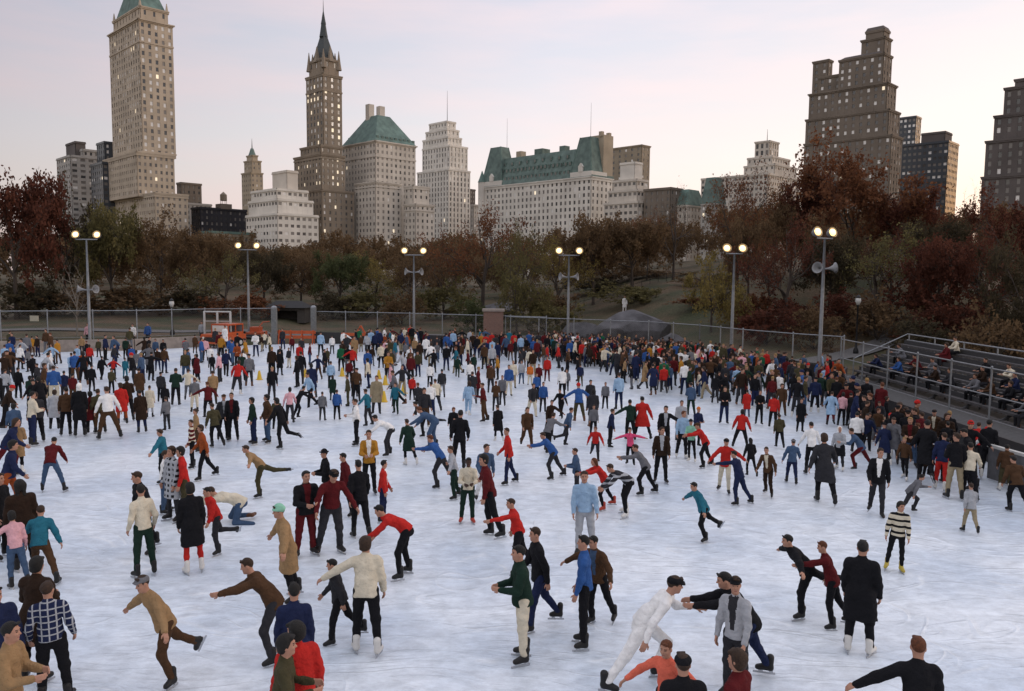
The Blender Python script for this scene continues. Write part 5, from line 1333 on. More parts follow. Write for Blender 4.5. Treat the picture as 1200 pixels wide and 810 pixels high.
# ------------------------------------------------------------------ trees: tapered limbs, twigs and loose leaf-sized faces
def leaf_mat(name, cols):
    if name in MATS: return MATS[name]
    mt = bpy.data.materials.new(name); MATS[name] = mt; mt.use_nodes = True; nt = mt.node_tree; b = nt.nodes['Principled BSDF']
    b.inputs['Roughness'].default_value = .9; b.inputs['Specular IOR Level'].default_value = .1
    g = nt.nodes.new('ShaderNodeNewGeometry'); cr = nt.nodes.new('ShaderNodeValToRGB'); e = cr.color_ramp.elements
    e[0].color = cols[0] + (1,); e[1].color = cols[-1] + (1,)
    for i, c in enumerate(cols[1:-1]): x = e.new((i + 1) / (len(cols) - 1)); x.color = c + (1,)
    tc = nt.nodes.new('ShaderNodeTexCoord'); n = nt.nodes.new('ShaderNodeTexNoise'); n.inputs['Scale'].default_value = 5.0; n.inputs['Detail'].default_value = 2
    nt.links.new(tc.outputs['Object'], n.inputs['Vector'])
    ad = nt.nodes.new('ShaderNodeMath'); ad.operation = 'MULTIPLY_ADD'; ad.inputs[1].default_value = 1.7; ad.inputs[2].default_value = -.6; nt.links.new(n.outputs['Fac'], ad.inputs[0])
    av = nt.nodes.new('ShaderNodeMix'); av.inputs[0].default_value = .55; nt.links.new(g.outputs['Random Per Island'], av.inputs[2]); nt.links.new(ad.outputs[0], av.inputs[3])
    nt.links.new(av.outputs[0], cr.inputs[0]); nt.links.new(cr.outputs[0], b.inputs['Base Color'])
    tr = nt.nodes.new('ShaderNodeBsdfTranslucent'); nt.links.new(cr.outputs[0], tr.inputs[0]); ms = nt.nodes.new('ShaderNodeMixShader'); ms.inputs[0].default_value = .42
    nt.links.new(b.outputs[0], ms.inputs[1]); nt.links.new(tr.outputs[0], ms.inputs[2]); nt.links.new(ms.outputs[0], nt.nodes['Material Output'].inputs[0]); return mt
BARK = mat('bark', (.065, .052, .043), rough=.95, var=.3, scale=8, bump=.6)
PALEBARK = mat('pale_bark', (.17, .15, .125), rough=.95, var=.3, scale=8, bump=.6)
LEAF = dict(rust=leaf_mat('leaf_rust', [(0.084,0.036,0.022),(0.189,0.084,0.042),(0.280,0.129,0.059)]), red=leaf_mat('leaf_red', [(0.056,0.024,0.018),(0.126,0.048,0.031),(0.196,0.077,0.045)]),
  brown=leaf_mat('leaf_brown', [(0.077,0.050,0.029),(0.161,0.104,0.056),(0.238,0.154,0.077)]), olive=leaf_mat('leaf_olive', [(0.077,0.070,0.032),(0.154,0.133,0.056),(0.238,0.196,0.077)]),
  green=leaf_mat('leaf_green', [(0.048,0.059,0.028),(0.098,0.109,0.048),(0.154,0.147,0.063)]), gold=leaf_mat('leaf_gold', [(0.119,0.095,0.034),(0.238,0.182,0.059),(0.336,0.252,0.084)]), dark=leaf_mat('leaf_dark', [(0.039,0.036,0.025),(0.084,0.067,0.039),(0.126,0.091,0.050)]))
def tree_proto(seed, spread=.42, leaves=5200, size=.020, bare=.0, trunk=.30, limbs=7, droop=0.0, low=.25):
    """unit-height tree: (trunk MB, leaf verts, leaf faces)"""
    rg = random.Random(seed); mb = MB(); tips = []
    def grow(p, d, L, r, lev):
        pts = [p]; q = p.copy(); dd = d.copy(); n = 4
        for i in range(n):
            dd = (dd + Vector((rg.gauss(0, .16), rg.gauss(0, .16), rg.gauss(0, .10) - droop * lev * .1))).normalized()
            q = q + dd * L / n; pts.append(q.copy())
            if lev >= 2: tips.append((q.copy(), lev))
        mb.tube(pts, [r, r * .85, r * .68, r * .5, r * .32], max(3, 7 - lev * 2), cap=False)
        if lev >= 4: return
        k = {0: 0, 1: 4, 2: 4, 3: 3}[lev]
        for i in range(k):
            f = .35 + .65 * (i + rg.random()) / k; j = min(n - 1, int(f * n)); b = pts[j].lerp(pts[j + 1], f * n - j)
            ax = Vector((rg.gauss(0, 1), rg.gauss(0, 1), rg.gauss(0, .8) + .25 - droop)).normalized(); nd = (dd * .75 + ax * .85).normalized()
            grow(b, nd, L * rg.uniform(.45, .68), r * .42, lev + 1)
    th = trunk; r0 = .022
    lean = Vector((rg.uniform(-.05, .05), rg.uniform(-.05, .05), 1))
    pts = [Vector((0, 0, -.02)), Vector((0, 0, .05)), lean * th * .6, lean * th, lean * (th + .22) + Vector((rg.uniform(-.04, .04), 0, 0)), lean * (th + .45)]
    mb.tube(pts, [r0 * 1.5, r0 * 1.05, r0 * .9, r0 * .8, r0 * .45, r0 * .15], 8, cap=False)
    for i in range(limbs):
        a = 2 * math.pi * (i + rg.random() * .7) / limbs; h = th * (.7 + .3 * rg.random()) + .35 * (i / limbs) * rg.random()
        el = rg.uniform(.35, 1.25); d = Vector((math.cos(a) * math.cos(el), math.sin(a) * math.cos(el), math.sin(el)))
        L = spread * rg.uniform(.75, 1.1) * (1 + .25 * math.sin(el)); grow(lean * h, d, L, r0 * .5, 1)
    P = np.array([t[0][:] for t in tips]); rng = np.random.default_rng(seed)
    zmax = np.quantile(P[:, 2], .985); sc = 1 / max(zmax, .5)
    if leaves:
        w = rng.random(len(P)) ** 2.2 + .02  # uneven: full clumps and thin ones
        idx = rng.choice(len(P), leaves, p=w / w.sum()); C = P[idx] + rng.normal(0, .024, (leaves, 3)); C = C[C[:, 2] > low * .6]
        n = len(C); u = rng.normal(size=(n, 3)); u /= np.linalg.norm(u, axis=1)[:, None]; v = np.cross(u, rng.normal(size=(n, 3))); v /= np.linalg.norm(v, axis=1)[:, None]
        s = size * rng.uniform(.5, 1.25, n)[:, None]
        Q = np.stack([C - u * s, C + v * s * .6, C + u * s, C - v * s * .6], 1).reshape(-1, 3) * sc; F = np.arange(4 * n).reshape(-1, 4)
    else: Q, F = None, None
    mb.v = [tuple(np.array(v_) * sc) for v_ in mb.v]
    return mb, Q, F
PROTO = {}
SPECS = dict(full=[dict(seed=11, leaves=11000, size=.0165), dict(seed=23, leaves=11000, size=.0165, spread=.46), dict(seed=35, leaves=10000, size=.017, spread=.38, limbs=9)],
  thin=[dict(seed=41, leaves=4200, size=.012, spread=.40), dict(seed=52, leaves=4600, size=.012, spread=.44)],
  willow=[dict(seed=61, leaves=6000, size=.017, spread=.46, droop=.55, trunk=.22, limbs=9, low=.05)],
  bare=[dict(seed=71, leaves=260, size=.012, spread=.38), dict(seed=75, leaves=200, size=.012, spread=.34)],
  bush=[dict(seed=81, leaves=3600, size=.040, spread=.55, trunk=.05, limbs=12, low=.0), dict(seed=84, leaves=3600, size=.040, spread=.62, trunk=.04, limbs=13, low=.0)])
def tree(px, ytop, wpx, Y, kind, leaf, label, name='tree', i=0, bark=None, group='trees around the rink', cat='tree'):
    t = at(px, ytop, Y); zg = terrain(t.x, Y) - .1; H = max(1.0, t.z - zg)
    key = (kind, i % len(SPECS[kind]), leaf)
    if key not in PROTO:
        mb, Q, F = tree_proto(**SPECS[kind][key[1]])
        PROTO[key] = (mb.mesh('trunk', BARK, True), np_mesh('crown', Q, F, [LEAF[leaf]], smooth=False), max(Q[:, 0].max(), -Q[:, 0].min()))
    tm, cm_, hw = PROTO[key]
    r_ = empty(name, (t.x, Y, zg), random.uniform(0, 6.28)); W = wpx / FPX * Y / 2 / hw; r_.scale = (W, W, H); tag(r_, label, cat, group)
    tr = bpy.data.objects.new('trunk', tm); link(tr, r_)
    if bark: tr.material_slots[0].link = 'OBJECT'; tr.material_slots[0].material = bark
    link(bpy.data.objects.new('crown', cm_), r_); return r_
TREES = [
 (12,203,150,78,'full','red','dark red tree cut by the left edge of the view',0), (70,226,120,86,'full','dark','very dark tree between the red left edge tree and the first floodlight',1), (128,248,110,84,'full','olive','dull olive tree right behind the leftmost floodlight',2),
 (185,258,120,88,'full','brown','brown tree in front of the tallest tan tower',1), (240,277,96,96,'full','brown','low brown tree below the blackish building',0), (262,296,90,84,'thin','olive','sparse olive tree left of the second floodlight',0),
 (308,296,92,94,'full','dark','dark tree below the white office block, just right of the second floodlight',2), (352,300,90,98,'full','brown','brown tree below the spired tower',1), (398,300,90,96,'full','green','dull green tree above the right grey gate post',0),
 (440,297,88,100,'thin','gold','thin yellowish olive tree below the green roofed hotel',2), (480,296,80,98,'thin','brown','brown tree behind the third floodlight',1), (520,290,84,94,'thin','brown','thin brown tree below the white stepped tower',1),
 (566,240,128,92,'thin','rust','tall rust tree with sparse leaves in front of the mansard hotel left end',0), (612,268,84,88,'thin','olive','thin olive tree in front of the mansard hotel',1), (606,304,110,76,'willow','olive','drooping olive willow just above the brick pillar',0),
 (655,280,80,92,'thin','gold','thin yellowish tree behind the fourth floodlight',0), (697,258,104,96,'full','brown','dense brown tree right of the fourth floodlight',2), (742,262,110,98,'full','brown','wide brown tree above the big rock',0), (760,250,60,104,'thin','rust','thin rust tree below the white terraced block',1),
 (792,218,70,100,'bare','brown','bare grey twiggy tree in front of the green copper roof',0), (836,300,118,66,'willow','gold','rounded yellow green willow beside the fifth floodlight',0), (868,200,112,84,'thin','rust','reddish brown thin tree in front of the white wedding cake building',1),
 (930,232,100,84,'full','brown','brown tree between the fifth and sixth floodlights',1), (1003,172,176,80,'full','rust','broad tall rust red tree in front of the huge brown apartment tower',1), (950,205,110,86,'full','red','dark red tree at the left shoulder of the tall rust red tree',2),
 (1066,232,120,78,'full','red','dark red tree in front of the glass office slab',0), (1030,268,130,64,'thin','olive','gnarled thin olive tree standing on the slope behind the bleachers',0), (1100,262,110,72,'full','dark','very dark tree left of the bare tree at the right',2),
 (1138,218,52,82,'bare','brown','bare tree silhouetted in the gap of bright sky at the right',1), (1182,232,120,70,'full','red','dark red tree at the right edge in front of the stepped corner tower',1), (1150,290,110,62,'full','dark','low very dark tree near the right edge',0),
 (925,255,110,66,'thin','red','thin dark red tree beside the sixth floodlight, left of it',0), (985,262,120,72,'full','brown','brown tree behind the sixth floodlight, below the tall rust red tree',1), (1050,275,120,66,'thin','red','thin dark red tree above the left half of the bleachers',1), (1105,285,120,60,'full','red','low dark red tree above the middle of the bleachers',2), (1165,270,120,58,'thin','red','thin dark red tree above the right end of the bleachers',0), (1205,285,110,52,'full','dark','near black tree at the very right edge',1), (880,262,90,76,'full','brown','brown tree rising behind the yellow green willow',2),
 (905,280,90,70,'thin','rust','thin rust tree right behind the fifth floodlight',1), (975,280,100,68,'full','dark','dark tree behind the sixth floodlight',2), (715,300,90,110,'full','brown','far brown tree at the crest of the hill',1)]
for (px, yt, w, Y, k, lf, lb, i) in TREES: tree(px, yt, w, Y, k, lf, lb, 'tree', i)
SHRUBS = [(20,330,120,80,'dark','dark bush under the red left edge tree'),(90,338,120,82,'brown','brown bush under the leftmost floodlight'),(160,336,120,84,'brown','wide brown bush right of the leftmost floodlight'),(225,338,110,86,'dark','dark bush left of the second floodlight'),(285,345,100,84,'rust','rust bush behind the orange truck'),
 (390,344,80,90,'dark','dark bush right of the park shed'),(430,340,90,92,'olive','olive bush between shed and third floodlight'),(470,345,80,84,'brown','brown bush at the foot of the third floodlight'),(520,336,90,90,'olive','olive bush left of the flat grey rock'),(555,352,70,78,'green','green bush left above the brick pillar'),
 (640,340,80,90,'brown','brown bush right above the brick pillar'),(700,326,120,108,'dark','dark bush along the hill railing, left part'),(770,322,110,108,'brown','brown bush along the hill railing, right part'),(880,345,80,68,'rust','pinkish rust bush right of the yellow green willow'),(925,350,80,66,'red','red bush between the fifth and sixth floodlights'),
 (985,345,100,64,'red','red bush left of the park lamp behind the bleachers'),(1075,338,110,62,'red','spreading dark red bush above the bleachers'),(1140,345,120,58,'red','wide dark red bush above the right half of the bleachers'),(1030,352,110,60,'brown','brown bush right of the park lamp behind the bleachers'),(1110,358,120,56,'red','low red bush above the middle of the bleachers'),(1170,372,110,48,'brown','low brown bush above the right end of the bleachers'),(955,362,90,58,'brown','brown bush right behind the sixth floodlight'),(900,362,90,60,'red','low red bush on the slope behind the curving fence'),(1080,375,110,52,'dark','low dark bush just above the guard rail of the bleachers'),(740,335,110,88,'olive','olive bush on the hill behind the person in white'),(820,350,90,76,'rust','rust bush left of the yellow green willow'),(640,352,90,76,'olive','low olive bush right of the brick pillar'),(1190,350,90,54,'dark','dark bush at the right edge above the bleachers'),(830,345,90,90,'brown','brown bush behind the yellow green willow')]
for j, (px, yt, w, Y, lf, lb) in enumerate(SHRUBS): tree(px, yt, w, Y, 'bush', lf, lb, 'bush', j, group='bushes around the rink', cat='bush')
tree(87, 300, 60, 62, 'bare', 'brown', 'slender pale bare tree just left of the leftmost floodlight', 'tree', 1, PALEBARK)
# far wood behind the first rows, one mass nobody could count
for key in [('full', 0, 'brown')]:
    mb, Q, F = tree_proto(**SPECS['full'][0]); keep = np.random.default_rng(3).random(len(F)) < .34
    Qf = Q.reshape(-1, 4, 3)[keep]; vs = []
    rg = np.random.default_rng(5)
    for row, (Y0, h) in enumerate(((118, 8.5), (136, 9.5), (160, 11.0))):
        n = int(2 * .85 * Y0 / 5.5)
        for q in range(n):
            x = -(.85 * Y0) + (q + rg.random()) * 5.5; y = Y0 + rg.normal() * 4; hh = h * rg.uniform(.75, 1.15); a = rg.random() * 6.28
            c, s_ = math.cos(a), math.sin(a); M = np.array([[c, -s_, 0], [s_, c, 0], [0, 0, 1]]) * np.array([hh * .8, hh * .8, hh * .95])[:, None]
            v = Qf @ M.T
            v = (v - v.mean(1, keepdims=True)) * 1.35 + v.mean(1, keepdims=True)
            vs.append(v.reshape(-1, 3) + np.array([x, y, terrain(x, y) - 1.4]))
    Vw = np.concatenate(vs); tag(link(bpy.data.objects.new('woods', np_mesh('woods', Vw, np.arange(len(Vw)).reshape(-1, 4), [LEAF['brown']], smooth=False))), 'mass of brown autumn woods behind the nearer park trees', 'woods', kind='stuff')
# ------------------------------------------------------------------ put the people on the ice
HM_ = {'headscarf': 'hood'}
def parse_hair(s):
    a, c = s.split(); return (HM_.get(a, a), c)
def split2(s): a, b = s.split(); return (a, b)
ALLP = []
NEAR_PX = 52
def height_of(pose): return skeleton(pose)['top']
def add_person(row, label=None, key=None, group='skaters on the ice'):
    x, yf, yt, face, pose, top, bot, hair, ex = row
    g = ground(x, yf); d = proj(g)[2]; hp = height_of(pose)
    gu = ex.get('sc', 1.0)
    if yt:
        ph = yf - yt; gu = min(1.06, max(.66, ph / (FPX / d) / hp))
    return x, yf, g, gu, hp * gu * FPX / d
def spawn(row, gu, g, px, yaw_fix=0):
    x, yf, yt, face, pose, top, bot, hair, ex = row
    top, bot, hair = split2(top), split2(bot), parse_hair(hair); mir = bool(ex.get('mir', ex.get('_m', 0)))
    if ex.get('top2'): top = (ex['top2'], top[1])
    sk = ex.get('skate', 'black'); skin = ex.get('skin', 'fair')
    # the view direction turns with the azimuth, facing is relative to the camera
    az = math.atan2(g.x, g.y)
    face = face if not mir else face
    op = ex.get('open')
    if not op and TOPK[top[1]] == 'jacket' and (face < 60 or face > 300): op = ['white', 'cream', None, 'silver', 'maroon', None][int(x) % 6]
    if px > NEAR_PX:
        o = empty('person', g, R(face) - az, gu)
        person_parts(o, pose, mir, top, bot, hair, skin, sk, op, pattern(*ex['pat']) if ex.get('pat') else None, colr=[None, 'white', None, 'cream', 'lightblue', None, 'maroon'][int(x * 3 + yf) % 7])
    else:
        o = person_merged('person', pose, mir, top, bot, hair, skin, sk, .020 if px > 36 else .026)
        o.location = g; o.rotation_euler = (0, 0, R(face) - az); o.scale = (gu,) * 3
    h_ = (int(x * 37 + yf * 11) % 100) / 100.0; h2 = (int(x * 53 + yf * 29) % 100) / 100.0
    tl = R(1 + 6 * h_) if pose in MOVING else R(-1.5 + 3.5 * h_)
    w_ = .94 + .17 * ((int(x * 19 + yf * 43) % 100) / 100.0) ** 1.3; o.scale = (gu * w_, gu * w_, gu)
    o.rotation_euler = (tl, R(-2.5 + 5 * h2), R(face) - az + R(-8 + 16 * h2))
    return o
GW = dict(hoodie='hooded top', vest='pullover', suit='suit')
def cname(c): return CN.get(c, c)
PHR = dict(skate='skating forward', skate2='skating along', walk2='walking on skates', lookdown='looking down', talk='one hand raised', stand='standing', relaxed='standing at ease', front='hands held in front', pockets='hands in pockets', akimbo='hands on hips', behind='hands behind back', walk='gliding along', stride='striding out', glide='gliding with arms wide',
  push='pushing off low', armsout='arms held out', airplane='both arms spread', reach='reaching forward', bend='bent double', arabesque='one leg kicked back', wide='legs apart', widelean='leaning over wide legs', hold='one arm stretched sideways',
  hold2='one arm stretched out', kick='one foot lifted behind', crawl='on hands and knees', point='pointing ahead', sit='sitting', sitlean='sitting hunched')
def face_w(f): 
    f = f % 360
    return 'facing us' if f < 40 or f > 320 else 'seen from behind' if 140 < f < 220 else 'facing right' if f < 180 else 'facing left'
def describe(row):
    x, yf, yt, face, pose, top, bot, hair, ex = row
    t, b, h = split2(top), split2(bot), hair.split()
    hh = {'cap': cname(h[1]) + ' cap', 'hat': cname(h[1]) + ' hat', 'beanie': cname(h[1]) + ' knit hat', 'headscarf': cname(h[1]) + ' headscarf'}.get(h[0])
    tc = cname(ex.get('top2') or t[0])
    s = '%s %s' % (tc, GW.get(t[1], t[1])) + ('' if t[1] in ('coat', 'overcoat', 'suit') and b[0] in ('black', 'charcoal', 'grey') else ' and %s %s' % (cname(b[0]), b[1]))
    if hh: s = s + ', ' + hh
    return s, PHR[pose], face_w(face)
# everyone listed by hand, then the packed crowd around them
rows = []
for r_ in PEOPLE:
    x, yf, yt, face, pose, top, bot, hair, ex = r_
    if pose in ('stand', 'relaxed', 'armsout') and x > 240 and yf < 660 and not ex.get('lab') and not ex.get('hill'):
        pose = {0: 'skate', 1: 'walk2', 2: 'skate2', 3: pose, 4: 'lookdown', 5: 'talk', 6: pose}[int(x * 7 + yf) % 7]; r_ = (x, yf, yt, face, pose, top, bot, hair, ex)
    if ex.get('hill'):
        rows.append((r_, None)); continue
    rows.append((r_, 1))
rg = random.Random(99)
occ = [ground(r[0], r[1]) for r, k in rows if k]
TOPC = ['black'] * 9 + ['charcoal'] * 6 + ['navy'] * 5 + ['darkbrown'] * 5 + ['brown'] * 4 + ['maroon'] * 4 + ['darkgreen'] * 3 + ['red'] * 4 + ['olive'] * 3 + ['grey'] * 3 + ['white'] * 3 + ['cream'] * 2 + ['tan'] * 2 + ['lightblue'] * 2 + ['blue'] * 2 + ['teal', 'green', 'pink', 'rust', 'denim', 'denim', 'silver', 'mustard']
BOTC = ['black trousers'] * 6 + ['charcoal trousers'] * 4 + ['navy trousers'] * 3 + ['brown trousers'] * 2 + ['khaki trousers', 'grey trousers', 'denim jeans', 'olive trousers', 'black leggings']
PZ = ['stand'] * 3 + ['relaxed'] * 3 + ['front'] * 2 + ['pockets'] * 3 + ['walk'] * 2 + ['walk2'] * 3 + ['talk'] * 2 + ['skate'] * 3 + ['skate2'] * 3 + ['lookdown'] * 2 + ['hold', 'behind', 'armsout', 'glide', 'stride']
MOVING = {'walk', 'walk2', 'skate', 'skate2', 'stride', 'glide', 'armsout', 'hold', 'hold2', 'lookdown', 'push', 'reach', 'point', 'kick'}
def rand_row(x, yf, dark=False, face=None):
    tc = rg.choice(TOPC); 
    if dark: tc = rg.choice(['black'] * 5 + ['charcoal', 'navy', 'darkbrown', 'brown', 'maroon'])
    ty = rg.choice(['jacket'] * 5 + ['sweater'] * 3 + ['coat'])
    bt = rg.choice(BOTC) if ty != 'coat' else rg.choice(['black stockings', 'black trousers', 'charcoal trousers'])
    hr = rg.choice(['short black', 'short brown', 'short brown', 'bouffant black', 'bouffant brown', 'short auburn', 'short blond', 'cap black', 'beanie red', 'short black'])
    if hr == 'beanie red' and rg.random() < .5: hr = 'beanie navy'
    return (x, yf, None, face if face is not None else rg.choice([0, 20, 340, 90, 180, 190, 170, 270, 260, 200]), rg.choice(PZ), tc + ' ' + ty, bt, hr, dict(sc=rg.choice([.72, .78, .84, .88, .92, .95, .98]), _m=rg.random() < .5, auto=1, skate=rg.choice(['black', 'black', 'black', 'white', 'brown'])))
def inside(p, poly):
    c = False; n = len(poly)
    for i in range(n):
        (x0, y0), (x1, y1) = poly[i], poly[i - 1]
        if (y0 > p[1]) != (y1 > p[1]) and p[0] < (x1 - x0) * (p[1] - y0) / (y1 - y0) + x0: c = not c
    return c
ICEP = [(x, y - .9) for x, y in REARW[:-1]] + [(15.0, -6), (-60, -6), (-60, 54.5)]
ICEP = [((x if x < 15.4 else x - .5), y) for x, y in ICEP]
def fill(poly, n, gap=.55, dark=False, face=None):
    xs = [p[0] for p in poly]; ys = [p[1] for p in poly]; out = []; tries = 0
    W = [ground(*p) for p in poly]; wp_ = [(w.x, w.y) for w in W]; x0, x1 = min(w.x for w in W), max(w.x for w in W); y0, y1 = min(w.y for w in W), max(w.y for w in W)
    while len(out) < n and tries < n * 60:
        tries += 1; q = Vector((rg.uniform(x0, x1), rg.uniform(y0, y1), 0))
        if not inside((q.x, q.y), wp_) or q.y > rear_y(q.x) - .9 or not inside((q.x, q.y), ICEP): continue
        if any((q - o).length_squared < gap * gap for o in occ): continue
        occ.append(q); px, py, _ = proj(q); out.append((rand_row(px, py, dark, face), 1))
    return out
# packed right hand side
auto = fill([(690, 432), (830, 432), (1000, 452), (1010, 480), (930, 492), (880, 478), (800, 470), (740, 462)], 150, gap=.5)
auto += fill([(975, 470), (1080, 523), (1200, 568), (1190, 584), (1140, 578), (1070, 568), (1010, 530)], 44, gap=.5, dark=True)
auto += fill([(0, 440), (40, 436), (60, 470), (40, 520), (0, 540)], 10, dark=True)
auto += fill([(430, 418), (660, 424), (680, 452), (560, 452), (440, 442)], 24, gap=.8)
auto += fill([(0, 428), (240, 425), (240, 452), (0, 462)], 22, gap=.7)
auto += fill([(380, 430), (690, 440), (700, 520), (440, 500)], 24, gap=1.0)
auto += fill([(240, 430), (400, 425), (420, 470), (260, 500)], 14, gap=1.0)
rows += auto
far = fill([(640, 410), (830, 412), (1000, 446), (1000, 456), (830, 434), (690, 432), (650, 424)], 200, gap=.5)
far += fill([(430, 404), (640, 411), (660, 424), (600, 426), (430, 420)], 85, gap=.6)
far += fill([(400, 420), (600, 426), (650, 436), (600, 446), (480, 440), (400, 432)], 16, gap=1.2)
far += fill([(0, 416), (160, 412), (300, 406), (430, 404), (430, 414), (300, 424), (150, 432), (0, 440)], 44, gap=.7)
# nearest 285 figures stand as things; the small remainder goes into the crowd
sized = []
for r_, k in rows:
    if k is None: continue
    sized.append((add_person(r_), r_))
sized.sort(key=lambda t: -t[0][4])
LIM = 268
things, small = sized[:LIM], [t for t in sized[LIM:]] + [(add_person(r_), r_) for r_, _ in far]
print('people as things', len(things), 'in crowd', len(small), 'smallest px', things[-1][0][4])
# seated and standing onlookers (bleachers)
ON = []
for (y_, row_, pose, top, face) in [(41.5,5,'sit','cream sweater',270),(37.0,3,'sit','black jacket',270),(35.0,3,'sitlean','cream jacket',275),(30.2,4,'sit','navy jacket',270),(28.8,4,'sitlean','brown jacket',265),(28.0,3,'sit','silver jacket',280),(27.2,3,'sit','maroon sweater',270),(31.6,1,'sitlean','rust jacket',270),(33.4,1,'sit','black jacket',270),(39.4,1,'sit','darkbrown jacket',260),(29.5,2,'sit','lightblue jacket',270),(26.4,5,'sit','blue jacket',270),(25.6,4,'sit','black jacket',275),(43.2,1,'sit','blue jacket',270),(42.2,2,'sitlean','maroon jacket',270),(36.0,1,'sit','grey jacket',280),(30.9,2,'sit','darkgreen jacket',265),(26.9,2,'sit','black jacket',270)]:
    ON.append((y_, row_, pose, top, face))
for q in range(18):
    for tr_ in range(40):
        y_ = rg.uniform(25, 46); row_ = rg.choice([0, 1, 1, 2, 2, 3, 4])
        tp_ = rg.choice(['black', 'charcoal', 'darkbrown', 'navy', 'maroon', 'darkgreen', 'olive', 'brown', 'grey', 'purple']) + rg.choice([' jacket', ' sweater', ' coat']); po_ = rg.choice(['sit', 'sitlean'])
        if all(abs(o_[0] - y_) > .6 or o_[1] != row_ for o_ in ON) and all((o_[1], o_[2], o_[3]) != (row_, po_, tp_) for o_ in ON): break
    ON.append((y_, row_, po_, tp_, rg.choice([262, 270, 278])))
LM = []   # landmarks for the labels: (px, py, phrase)
for (px, py, ph) in [(101, 395, 'the leftmost floodlight'), (266, 400, 'the orange truck'), (350, 396, 'the orange barrier'), (485, 395, 'the third floodlight'), (578, 390, 'the brick pillar'), (667, 395, 'the fourth floodlight'), (735, 395, 'the big dark rock'), (861, 430, 'the fifth floodlight'), (966, 440, 'the sixth floodlight'), (1020, 445, 'the left end of the bleachers'), (1120, 480, 'the middle of the bleachers'), (1176, 560, 'the grey board end'), (304, 445, 'the leftmost yellow cone'), (473, 461, 'the rightmost yellow cone'), (450, 471, 'the nearest yellow cone')]:
    LM.append((px, py, ph))
for info, r_ in things:
    if r_[8].get('key'): LM.append((r_[0], (r_[1] + (r_[1] - info[4])) / 2, r_[8]['key']))
used = set()
def rel(x, y, lm):
    dx, dy = x - lm[0], y - lm[1]
    if abs(dx) > abs(dy) * 1.3: return ('just ' if abs(dx) < 30 else '') + ('right of ' if dx > 0 else 'left of ') + lm[2]
    return ('in front of ' if dy > 0 else 'behind ') + lm[2]
def make_label(r_, cx, cy):
    if r_[8].get('lab'): used.add(r_[8]['lab']); return r_[8]['lab']
    s, ph, fw = describe(r_); who = 'child' if r_[8].get('_sc', 1) < .8 else 'skater'
    key = r_[8].get('key'); lms = [l for l in sorted(LM, key=lambda l: (l[0] - cx) ** 2 + 1.6 * (l[1] - cy) ** 2) if l[2] != key]
    tried = []
    for n in range(14):
        for form in (0, 1, 2):
            a = rel(cx, cy, lms[n])
            core = {0: '%s in %s, %s, %s' % (who, s, ph, a), 1: '%s in %s %s, %s' % (who, s, fw, a), 2: '%s in %s, %s' % (who, s, a)}[form]
            if len(core.replace(',', '').split()) <= 16 and core not in used and (who, s, a) not in used:
                used.add(core); used.add((who, s, a)); return core
    for n in range(14):
        core = '%s in %s, %s' % (who, s.split(',')[0], rel(cx, cy, lms[n]))
        if core not in used and len(core.replace(',', '').split()) <= 16: used.add(core); return core
    return core
for info, r_ in things:
    x, yf, g, gu, px = info
    o = spawn(r_, gu, g, px); r_[8]['_sc'] = gu
    tag(o, make_label(r_, x, yf - px / 2), 'person', 'skaters on the ice')
for r_, k in rows:
    if k is None:
        p = at(732, 352, 84); zg = terrain(p.x, 84); g = Vector((p.x, 84, zg - .05)); r2 = r_[:3] + (0,) + r_[4:]
        o = person_merged('person', 'stand', False, ('white', 'coat'), ('white', 'trousers'), ('short', 'brown'), 'fair', 'black', .026); o.location = g; tag(o, r_[8]['lab'], 'person')
ordn = ['lowest', 'second', 'third', 'fourth', 'fifth', 'top']
seen_on = {}
for (y_, row_, pose, top, face) in ON:
    sx, sz = SEATS[row_]; tp = split2(top); J = skeleton(pose); 
    mesh_ = person_merged('person', pose, False, tp, ('black' if row_ % 2 else 'charcoal', 'trousers'), rg.choice([('short', 'black'), ('short', 'brown'), ('bouffant', 'brown')]), 'fair', 'brown', .024)
    mesh_.location = (sx, y_, sz - (J['pel'].z - .10)); mesh_.rotation_euler = (0, 0, R(face))
    lb = 'onlooker in %s %s %s in the %s row of the bleachers' % (cname(tp[0]), tp[1], PHR[pose], ordn[row_])
    if lb in seen_on: lb = lb + ', nearer to us'
    seen_on[lb] = 1; tag(mesh_, lb, 'person', 'onlookers in the bleachers')
# onlookers beyond the low wall
for (px, top, lb) in ((151, 'white jacket', 'onlooker in white sitting on the low tan wall right of the leftmost floodlight'), (169, 'blue jacket', 'onlooker in blue sitting on the low tan wall left of the park lamp'), (98, 'pink sweater', 'onlooker in pink leaning behind the low tan wall'), (233, 'silver jacket', 'onlooker in pale grey behind the wall left of the white gate')):
    x_, y_ = interp_x(px); o = person_merged('person', 'stand', False, split2(top), ('black', 'trousers'), ('short', 'black'), 'fair', 'brown', .026); o.location = (x_, y_ - .02 + .55, terrain(x_, y_ + .7) - .45); tag(o, lb.replace('sitting on', 'standing behind'), 'person', 'onlookers behind the wall')
